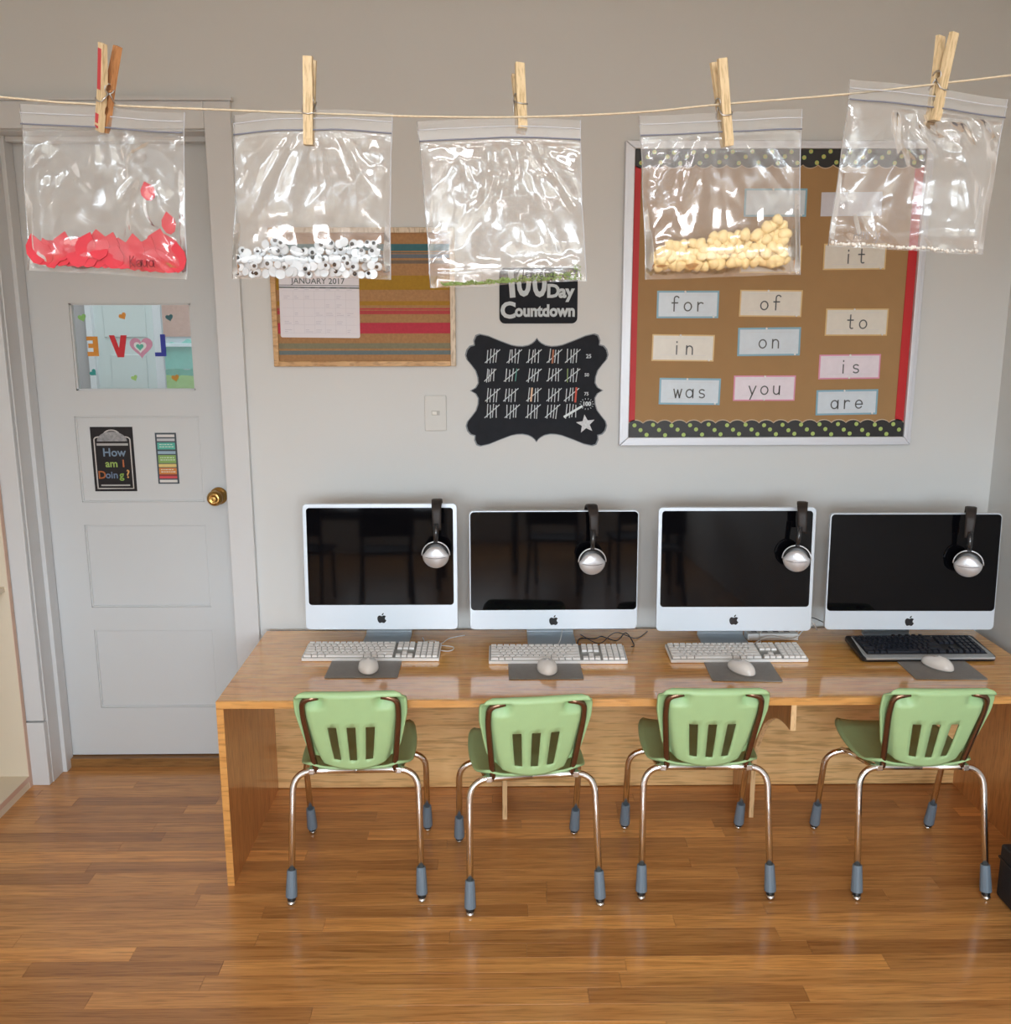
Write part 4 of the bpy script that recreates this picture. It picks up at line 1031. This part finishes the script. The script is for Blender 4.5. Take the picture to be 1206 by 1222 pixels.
    for j in range(NV + 1):
        v = j / NV; y = -.138 + .352 * v
        for i in range(NU + 1):
            u = -1 + 2 * i / NU; hwd = .150 + .014 * math.sin(PI * min(1, v * 1.1)) - .034 * max(0, (v - .78) / .22) ** 2.4 - .028 * max(0, (.2 - v) / .2) ** 2
            z = .366 - .010 * math.sin(PI * v) - (.022 * max(0, (v - .88) / .12) ** 2) + .016 * abs(u) ** 4 * (1 - .4 * v) + .018 * max(0, .15 - v) / .15 + .010 * v
            vs.append((u * hwd, y, z))
    for j in range(NV):
        for i in range(NU): a = j * (NU + 1) + i; fs.append((a, a + 1, a + NU + 2, a + NU + 1))
    MB().add(vs, fs).build('seat', plastic, o, smooth=True, fix=True, solid=.006)
    return o
ch0 = make_chair(green_pl, 'green school chair nearest the door, leftmost of the row')
spots = [(-.3975, -.540, 1.5, 'green school chair nearest the door, leftmost of the row'),
         (.090, -.584, 6.5, 'green school chair second from the door, turned slightly left'),
         (.600, -.535, -.6, 'green school chair third from the door'),
         (1.212, -.546, -.6, 'green school chair nearest the black case, rightmost of the row')]
for i, (x, y, a, lab) in enumerate(spots):
    o = ch0 if i == 0 else copy_tree(ch0)
    o.location = (x, y, 0); o.rotation_euler = (0, 0, math.radians(a)); o['label'] = lab

# black case on the floor at the right edge
cs = thing('black_case', 'black box shaped case on the floor at the right edge', 'case', (1.54, -.9, 0))
MB().box(1.428, 1.655, -1.10, -.727, .004, .165).build('case_body', mottle(mat('case_black', s2l(30, 30, 32), .55), 40, .3, .4, 200), cs, world=True, bevel=.008)
MB().box(1.426, 1.657, -1.102, -.725, .120, .126).build('lid_seam', black_m, cs, world=True)
MB().box(1.50, 1.58, -.96, -.88, .165, .175).build('carry_handle', black_m, cs, world=True, bevel=.003)

# ================================================================== CLOTHESLINE
YL = -2.13
lp = [(-1.95, 1.985), (-1.2, 1.915), (-.548, 1.849), (-.397, 1.837), (-.269, 1.832), (-.189, 1.829), (-.077, 1.826), (.031, 1.8255), (.148, 1.830), (.235, 1.838), (.354, 1.847), (.458, 1.858), (.609, 1.875), (1.1, 1.93), (1.67, 2.0)]
P = [Vector((x, YL, z)) for x, z in lp]; out = []
for i in range(len(P) - 1):
    p0, p1, p2, p3 = P[max(i - 1, 0)], P[i], P[i + 1], P[min(i + 2, len(P) - 1)]
    for k in range(6):
        t = k / 6; out.append(.5 * ((2 * p1) + (-p0 + p2) * t + (2 * p0 - 5 * p1 + 4 * p2 - p3) * t * t + (-p0 + 3 * p1 - 3 * p2 + p3) * t ** 3))
out.append(P[-1])
tag(MB().tube([tuple(p) for p in out], .0011, 7).build('clothesline', twine, smooth=True), 'thin cotton string stretched across the room carrying five bags', 'string')

# ================================================================== CLOTHESPINS
def clothespin(label, xt, zt_, xb, zb_, yaw, pitch=0., stained=False):
    L = .083
    ang = math.atan2(xt - xb, zt_ - zb_)
    o = thing('clothespin', label, 'clothespin', (xb, YL, zb_), (pitch, ang, yaw), 'clothespins on the string')
    o.rotation_mode = 'XYZ'
    wd = .0048
    for s_ in (-1, 1):
        # side profile in YZ: jaws at z=0, handles at top; prongs touch at z~.045
        prof_ = [(.0006, .0), (.0048, .0), (.0062, .006), (.0066, .024), (.0070, .040), (.0084, .060), (.0102, L), (.0058, L), (.0030, .060), (.0016, .047), (.0030, .0445), (.0030, .0415), (.0010, .040), (.0008, .0265), (.0019, .024), (.0019, .019), (.0007, .0165)]
        MB().prism_yz([(s_ * y, z) for y, z in prof_], -wd, wd).build('prong', pin_wood if s_ < 0 or not stained else pin_wood_shaded, o)
        if stained and s_ < 0:
            for za, ya, zb, yb in ((.040, .0070, .060, .0084), (.060, .0084, .078, .0099), (.003, .0056, .017, .0066)):
                MB().prism_yz([(-ya - .0003, za), (-yb - .0003, zb), (-yb + .001, zb), (-ya + .001, za)], -wd + .0006, .0016).build('red_stain', red_stain, o)
    sp = [(x_, .0046 * math.cos(a), .043 + .0046 * math.sin(a)) for x_, a in [(-wd - .0014 + k * (2 * wd + .0028) / 40, k * PI / 5) for k in range(41)]]
    MB().tube(sp, .0007, 5).build('spring', steel, o, smooth=True)
    MB().tube([(-wd - .0014, 0, .0395), (-wd - .0010, -.0072, .0300), (0, -.0078, .0290), (wd + .0010, -.0072, .0300), (wd + .0014, 0, .0395)], .0007, 5).build('spring_arm', steel, o, smooth=True)
    MB().tube([(-wd - .0014, 0, .0395), (-wd - .0010, .0072, .0300), (0, .0078, .0290), (wd + .0010, .0072, .0300), (wd + .0014, 0, .0395)], .0007, 5).build('spring_arm', steel, o, smooth=True)
    return o
clothespin('clothespin stained with red paint above the bag of red petals', -.365, 1.891, -.398, 1.811, math.radians(-38), math.radians(2), True)
clothespin('pale clothespin above the bag of googly eyes', -.184, 1.879, -.188, 1.798, math.radians(-3), 0)
clothespin('clothespin tipped backwards above the bag with green crumbs', .037, 1.885, .030, 1.812, math.radians(12), math.radians(-33))
clothespin('pale clothespin above the bag of yellow pieces', .228, 1.879, .242, 1.797, math.radians(14), 0)
clothespin('yellowish clothespin above the empty bag', .460, 1.903, .453, 1.822, math.radians(27), math.radians(2))

# ================================================================== PLASTIC BAGS
def bag(label, TL, TR, BL, BR, seed, fill_h, fat, crease=1.0, sag=.0):
    """corner points (x, z) in the hanging plane"""
    base = ((BL[0] + BR[0]) / 2, YL, min(BL[1], BR[1]))
    o = thing('zip_bag', label, 'plastic bag', base, 0, 'clear zip bags on the string')
    n = 96; r_ = random.Random(seed); so = Vector((seed * 7.3, seed * 3.1, 0)); px = (TL[0] + TR[0]) / 2
    def P(u, v):      # u 0..1 left-right, v 0..1 top-bottom
        t = Vector((TL[0] * (1 - u) + TR[0] * u, TL[1] * (1 - u) + TR[1] * u)); b = Vector((BL[0] * (1 - u) + BR[0] * u, BL[1] * (1 - u) + BR[1] * u))
        p = t * (1 - v) + b * v
        p.x += .0022 * noise.noise(Vector((v * 3, seed, u * 2))) + .0015 * math.sin(PI * v) * (1 if u > .5 else -1) * -abs(u - .5) * 2
        p.y += sag * math.sin(PI * u) * (1 - v) + .0018 * noise.noise(Vector((u * 3, seed * 2.2, 0)))
        return p
    for sgn, nm in ((-1, 'front_film'), (1, 'back_film')):
        vs = []; fs = []
        for j in range(n + 1):
            v = j / n
            for i in range(n + 1):
                u = i / n; p = P(u, v)
                edge = min(1, min(u, 1 - u) * 22) * min(1, (1 - v) * 10) * min(1, max(0, v - .12) * 9)
                belly = fat * math.exp(-((v - (1 - fill_h * .5)) / (fill_h * .75)) ** 2) + .0018
                q = Vector((u * 3.1, v * 2.3, sgn * 5.)) + so
                # radiating folds under the clothespin and crumple creases
                an = math.atan2(u - .5, v + .12)
                fold = .0029 * noise.noise(Vector((an * 7, seed * 1.7, v * .8))) * min(1, v * 3) * (1 - v * .4)
                w1 = noise.noise(q * .75); w2 = 1 - 2 * abs(noise.noise(q * 1.5 + Vector((w1 * 2.2, 0, 3)))); w3 = 1 - 2 * abs(noise.noise(Vector((q.x * 3.2 + w1 * 3, q.y * 2.6, 9))))
                mk = min(1, max(0, noise.noise(q * .8 + Vector((2, 4, 6))) * 2.2 + .35))
                wr_ = (.0040 * w1 + .0020 * w2 * (.3 + mk) + .0010 * w3 * mk) * crease * (.25 if v < .15 else 1)
                y = sgn * (belly * edge + .0006) + (fold + wr_) * (.25 + .75 * edge)
                if sgn > 0: y = max(y, .0004)
                vs.append((p.x, YL + y, p.y))
        for j in range(n):
            for i in range(n): a = j * (n + 1) + i; fs.append((a, a + 1, a + n + 2, a + n + 1))
        MB().add(vs, fs).build(nm, bag_film if sgn < 0 else back_film, o, smooth=True, world=True)
    # zip band: two ridges and a frosted strip
    def strip(v0, v1, yy, nm, m_):
        vs = []; fs = []
        for i in range(41):
            u = i / 40
            for v in (v0, v1): p = P(u, v); vs.append((p.x, YL + yy, p.y))
        for i in range(40): fs.append((2 * i, 2 * i + 1, 2 * i + 3, 2 * i + 2))
        return MB().add(vs, fs).build(nm, m_, o, smooth=True, world=True)
    strip(.055, .115, -.0032, 'zip_band', zip_film)
    for v, rr, mm in ((.12, .00085, zip_m), (.055, .0006, mat('zip_light', s2l(186, 188, 194), .4))):
        MB().tube([(P(i / 30, v).x, YL - .0036, P(i / 30, v).y) for i in range(31)], rr, 6).build('zip_ridge', mm, o, smooth=True, world=True)
    for uu in (0, 1):
        MB().tube([(P(uu, k / 12).x, YL, P(uu, k / 12).y) for k in range(13)], .00055, 5).build('side_seam', film('seam_film_%d' % seed, .35, .1) if uu == 0 else o.children[-1].data.materials[0], o, smooth=True, world=True)
    return o, P
B1, P1 = bag('clear zip bag holding red paper petals, nearest the left wall', (-.479, 1.838), (-.313, 1.829), (-.487, 1.674), (-.322, 1.664), 1, .30, .0075, 1.6)
B2, P2 = bag('clear zip bag holding white googly eyes', (-.263, 1.828), (-.102, 1.830), (-.274, 1.666), (-.108, 1.665), 2, .25, .009, .9, .004)
B3, P3 = bag('clear crumpled zip bag with a little green crumbs at the bottom', (-.077, 1.822), (.090, 1.823), (-.066, 1.656), (.099, 1.663), 3, .10, .004, 1.5, .003)
B4, P4 = bag('clear zip bag a third full of yellow corn pieces', (.150, 1.827), (.317, 1.833), (.161, 1.664), (.325, 1.668), 4, .34, .0115, .9)
B5, P5 = bag('clear empty zip bag hanging at the right', (.364, 1.862), (.528, 1.843), (.353, 1.698), (.517, 1.689), 5, .2, .003, 1.9, .002)

# red petals
r_ = random.Random(21)
def petal(x, z, w_, h_, rot, y, m_=red_paper):
    P = [(0, -.5), (.30, -.38), (.48, -.05), (.40, .22), (.12, .46), (0, .56), (-.14, .44), (-.42, .20), (-.48, -.08), (-.28, -.40)]
    P = [(px * w_, pz * h_) for px, pz in P]; c_, s_ = math.cos(rot), math.sin(rot)
    mb = MB().prism_xz([(px * c_ - pz * s_, px * s_ + pz * c_) for px, pz in P], -.0004, .0004)
    o = mb.build('red_petal', m_); o.location = (x, YL + y, z); o.rotation_euler = (r_.uniform(-.12, .12), 0, r_.uniform(-.12, .12))
    return tag(o, 'red paper petal in the leftmost zip bag', 'petal', 'red paper petals in the leftmost bag')
tops = [(.06, .80), (.14, .82), (.22, .775), (.30, .80), (.38, .77), (.46, .755), (.53, .765), (.61, .79), (.69, .765), (.76, .77), (.83, .72), (.90, .75), (.95, .80)]
for i, (u, v) in enumerate(tops):
    p = P1(u, v + .072); petal(p.x, p.y, .020 + r_.random() * .006, .030, r_.uniform(-.45, .45), -.0035 + .0011 * (i % 4) - .002)
for i in range(15):
    u = .10 + .80 * i / 14; p = P1(u, .895); petal(p.x, p.y, .024, .024, r_.uniform(-1.2, 1.2), -.005 + .0012 * (i % 4))
for i in range(9): u = .12 + .78 * i / 8; p = P1(u, .87); petal(p.x, p.y, .024, .026, r_.uniform(-1.2, 1.2), .0035 + .001 * (i % 3))
p = P1(.77, .475); petal(p.x, p.y, .016, .019, .3, .0)['label'] = 'single red paper petal stuck high above the others'
p = P1(.90, .66); petal(p.x, p.y, .016, .022, .1, .001)
# googly eyes
def eye_make(r, back):
    o = thing('googly_eye', 'googly eye in the second bag from the left', 'googly eye', group='googly eyes in the second bag')
    s_ = 1
    MB().lathe([(0, .0011), (r, .0011), (r, -.0004), (r * .9, -.0014), (r * .5, -.0021), (0, -.0023)], (0, 0, 0), 'y', 16).build('eye_shell', eye_white, o, smooth=False, fix=True)
    MB().lathe([(r * .45, -.0016), (r * .45, -.0026), (0, -.0027)], (r * .25, 0, -r * .25), 'y', 12).build('pupil', eye_black, o, fix=True)
    return o
eye0 = eye_make(.0048, False); eye0.scale = (1, 1, 1)
ei = 0
cells = []
for row in range(5):
    nn = 20
    for k in range(nn):
        u = .035 + .91 * (k + (.5 if row % 2 else 0)) / nn + r_.uniform(-.012, .012); v = .968 - row * .045 + r_.uniform(-.01, .01)
        lim = .79 + .03 * math.sin(u * 17) - (.035 if u > .62 else 0)
        if v > lim and .03 < u < .97: cells.append((u, v))
for (u, v) in cells:
    e = eye0 if ei == 0 else copy_tree(eye0)
    p = P2(u, v); ang = r_.uniform(0, 2 * PI); flip = r_.random() < .62
    e.location = (p.x, YL + r_.uniform(-.005, .004) * min(1, (1 - v) * 10), p.y); k = r_.uniform(.82, 1.12); e.scale = (k, k, k)
    e.rotation_euler = (r_.uniform(-.35, .35), ang, PI * flip + r_.uniform(-.4, .4)); ei += 1
    e['label'] = 'googly eye turned to its white back, second bag from the left' if flip else 'googly eye with its black pupil showing, second bag from the left'
# corn pieces
def corn_mesh(sd):
    mb = MB().ball((0, 0, 0), .0066, .0048, .0058, 10, 7)
    for i, (x, y, z) in enumerate(mb.v):
        n_ = noise.noise(Vector((x * 160 + sd * 9, y * 160, z * 160))); k = 1 + .28 * n_; mb.v[i] = (x * k, y * k, z * k * (1 - .2 * (x / .0066)))
    return mb
protos = [corn_mesh(s_) for s_ in range(4)]; cprot = []
cn = 0
for row in range(8):
    for k in range(17):
        u = .06 + .875 * (k + (.5 if row % 2 else 0)) / 17 + r_.uniform(-.012, .012); v = .955 - row * .042 + r_.uniform(-.010, .010)
        top = .80 - .13 * min(1, max(0, (u - .08) / .8)) + .012 * math.sin(u * 21)
        if top < v < .945 and .05 < u < .945:
            p = P4(u, v); j = cn % 4
            if len(cprot) <= j: o = protos[j].build('corn_piece', corn_m, smooth=True); cprot.append(o)
            else: o = cprot[j].copy(); C.objects.link(o)
            o.location = (p.x, YL + r_.uniform(-.004, .004) * min(1, (1 - v) * 9), p.y); o.rotation_euler = (r_.uniform(-.6, .6), r_.uniform(0, 6.28), r_.uniform(-.6, .6)); kk = r_.uniform(.85, 1.15); o.scale = (kk, kk, kk)
            tag(o, 'yellow corn piece in the fourth bag from the left', 'corn piece', 'yellow corn pieces in the fourth bag'); cn += 1
# green crumbs
g = MB()
for k in range(700):
    u = .07 + .90 * r_.random(); hgt = .010 + .05 * max(0, (u - .3)) + (.06 if u > .93 else 0) + .012 * math.sin(u * 30) ** 2
    v = .985 - r_.random() ** 1.6 * hgt; p = P3(u, v); s_ = r_.uniform(.0006, .0014); x, y, z = p.x, YL + r_.uniform(-.003, .003), p.y
    a = r_.uniform(0, 3.14); dx_, dz_ = math.cos(a) * s_, math.sin(a) * s_
    g.add([(x - dx_, y - s_, z - dz_), (x + dx_, y - s_, z + dz_), (x + dz_, y + s_, z - dx_), (x - dz_ * .6, y, z + dx_ * 1.4)], [(0, 1, 2), (0, 3, 1), (1, 3, 2), (2, 3, 0)])
tag(g.build('green_crumbs', grass_m), 'green crumbs along the bottom of the crumpled middle bag', 'crumbs', kind='stuff')
# names written on the bags (marker strokes lying on the film)
def scrawl(parent, strokes, wd, y, m_):
    mb = MB()
    for s_ in strokes: mb.ribbon(s_, wd, y)
    mb.build('handwriting', m_, parent, world=True)
def word_at(Pf, u, v, txt, h):
    G = {'K': [[(0, 0), (.05, 1.5)], [(.6, 1.45), (.08, .7), (.65, 0)]], 'a': [arc(.4, .45, .35, .45, 20, 360, 10), [(.75, .9), (.72, .1), (.85, 0)]], 'u': [[(0, .9), (.05, .25), (.3, 0), (.6, .25), (.65, .9), (.68, 0)]],
         'w': [[(0, .9), (.2, 0), (.4, .7), (.6, 0), (.8, .9)]], 'j': [[(.5, 1.4), (.3, -.3), (-.1, -.2)]], 'e': [[(0, .4), (.5, .5), (.4, .85), (.1, .8), (0, .3), (.3, 0), (.6, .2)]], 's': [[(.5, .8), (.1, .8), (.4, .4), (.1, 0), (-.1, .1)]],
         'l': [[(0, 0), (.1, 1.5)]], 'A': [[(0, 0), (.4, 1.4), (.7, 0)], [(.1, .5), (.7, .5)]], 'm': [[(0, 0), (.05, .9), (.3, .8), (.35, 0), (.4, .8), (.65, .8), (.7, 0)]], 'y': [[(0, .9), (.3, .2)], [(.65, .9), (.1, -.5)]], 'r': [[(0, 0), (.05, .9), (.4, .85)]]}
    p = Pf(u, v); x = p.x; out = []
    for ch in txt: out += [[(x + a * h, p.y + b * h) for a, b in st] for st in G[ch]]; x += .88 * h
    return out
scrawl(B1, word_at(P1, .67, .945, 'Kaua', .0072), .0013, YL - .0125, marker_red)
scrawl(B3, word_at(P3, .58, .962, 'jessewa', .0056), .0009, YL - .010, marker)
scrawl(B5, word_at(P5, .14, .955, 'Amry', .0085), .0007, YL - .0085, mat('faded_marker', s2l(140, 138, 140), .6))
# a few pale grains in the empty bag's bottom seam
g = MB()
for k in range(60):
    p = P5(.03 + .94 * k / 60 + r_.uniform(-.006, .006), .982 + r_.uniform(-.006, .004)); s_ = r_.uniform(.0010, .0022); g.ball((p.x, YL + r_.uniform(-.001, .001), p.y), s_, s_, s_, 6, 4)
tag(g.build('white_grains', mat('grain_white', s2l(222, 218, 210), .5), smooth=True), 'white grains along the bottom seam of the empty bag', 'grains', kind='stuff')

for ly, nm in ((-3.7, 'nearer'), (-5.3, 'farther')):  # housings modelled around the added fill lights
    o = thing('fill_light_fixture', nm + ' added fill light fixture behind and above the viewer', 'ceiling light', (0, ly, CZ - .06), 0, 'added fill lights')
    MB().box(-.64, .64, -.17, .17, 0, .06).build('housing', ceil_paint, o)
    MB().box(-.62, -.605, -.15, .15, -.02, 0).box(.605, .62, -.15, .15, -.02, 0).build('end_cap', ceil_paint, o)
# ================================================================== REAR OF THE ROOM (mirrored in the dark screens)
dark_leg = mat('dark_leg', (.02, .018, .017), .4, .3)
dark_top = wood('dark_table_top', s2l(84, 58, 40), s2l(110, 78, 54), (1.5, 14, 14), .35)
for lab, x, y in (('dark classroom table standing behind the viewer on the left', -1.1, -4.9), ('dark classroom table standing behind the viewer on the right', .75, -5.1)):
    o = thing('work_table', lab, 'table', (x, y, 0), 0, 'dark work tables at the rear')
    MB().box(-.65, .65, -.35, .35, .60, .63).build('tabletop', dark_top, o, bevel=.004)
    for sx_ in (-.58, .58):
        for sy_ in (-.29, .29): MB().tube([(sx_, sy_, 0), (sx_, sy_, .60)], .022, 8).build('leg', dark_leg, o, smooth=True)
    MB().box(-.6, .6, -.31, .31, .54, .60).build('apron', dark_leg, o)
def dark_chair(lab, x, y, rz):
    o = thing('stacking_chair', lab, 'chair', (x, y, 0), rz, 'dark chairs at the rear tables')
    for sx_ in (-.17, .17):
        MB().tube(fillet([(sx_, .17, 0), (sx_, .14, .36), (sx_, -.14, .37), (sx_, -.19, .70)], .05), .013, 8).build('side_frame', dark_leg, o, smooth=True)
        MB().tube([(sx_, -.13, .37), (sx_ * 1.08, -.20, 0)], .013, 8).build('leg', dark_leg, o, smooth=True)
    MB().box(-.19, .19, -.17, .19, .37, .395).build('seat', mat('dark_seat', (.03, .03, .035), .5), o, bevel=.01)
    MB().box(-.19, .19, -.20, -.18, .50, .72).build('backrest', mat('dark_seat', (.03, .03, .035), .5), o, bevel=.008)
for lab, x, y, rz in (('dark chair behind the viewer, left of the left table', -1.45, -4.35, .1), ('dark chair behind the viewer, at the left table', -.85, -4.3, -.15), ('dark chair behind the viewer, at the right table', .45, -4.45, .2), ('dark chair behind the viewer, right of the right table', 1.05, -4.5, -.1)):
    dark_chair(lab, x, y + .25, PI + rz)
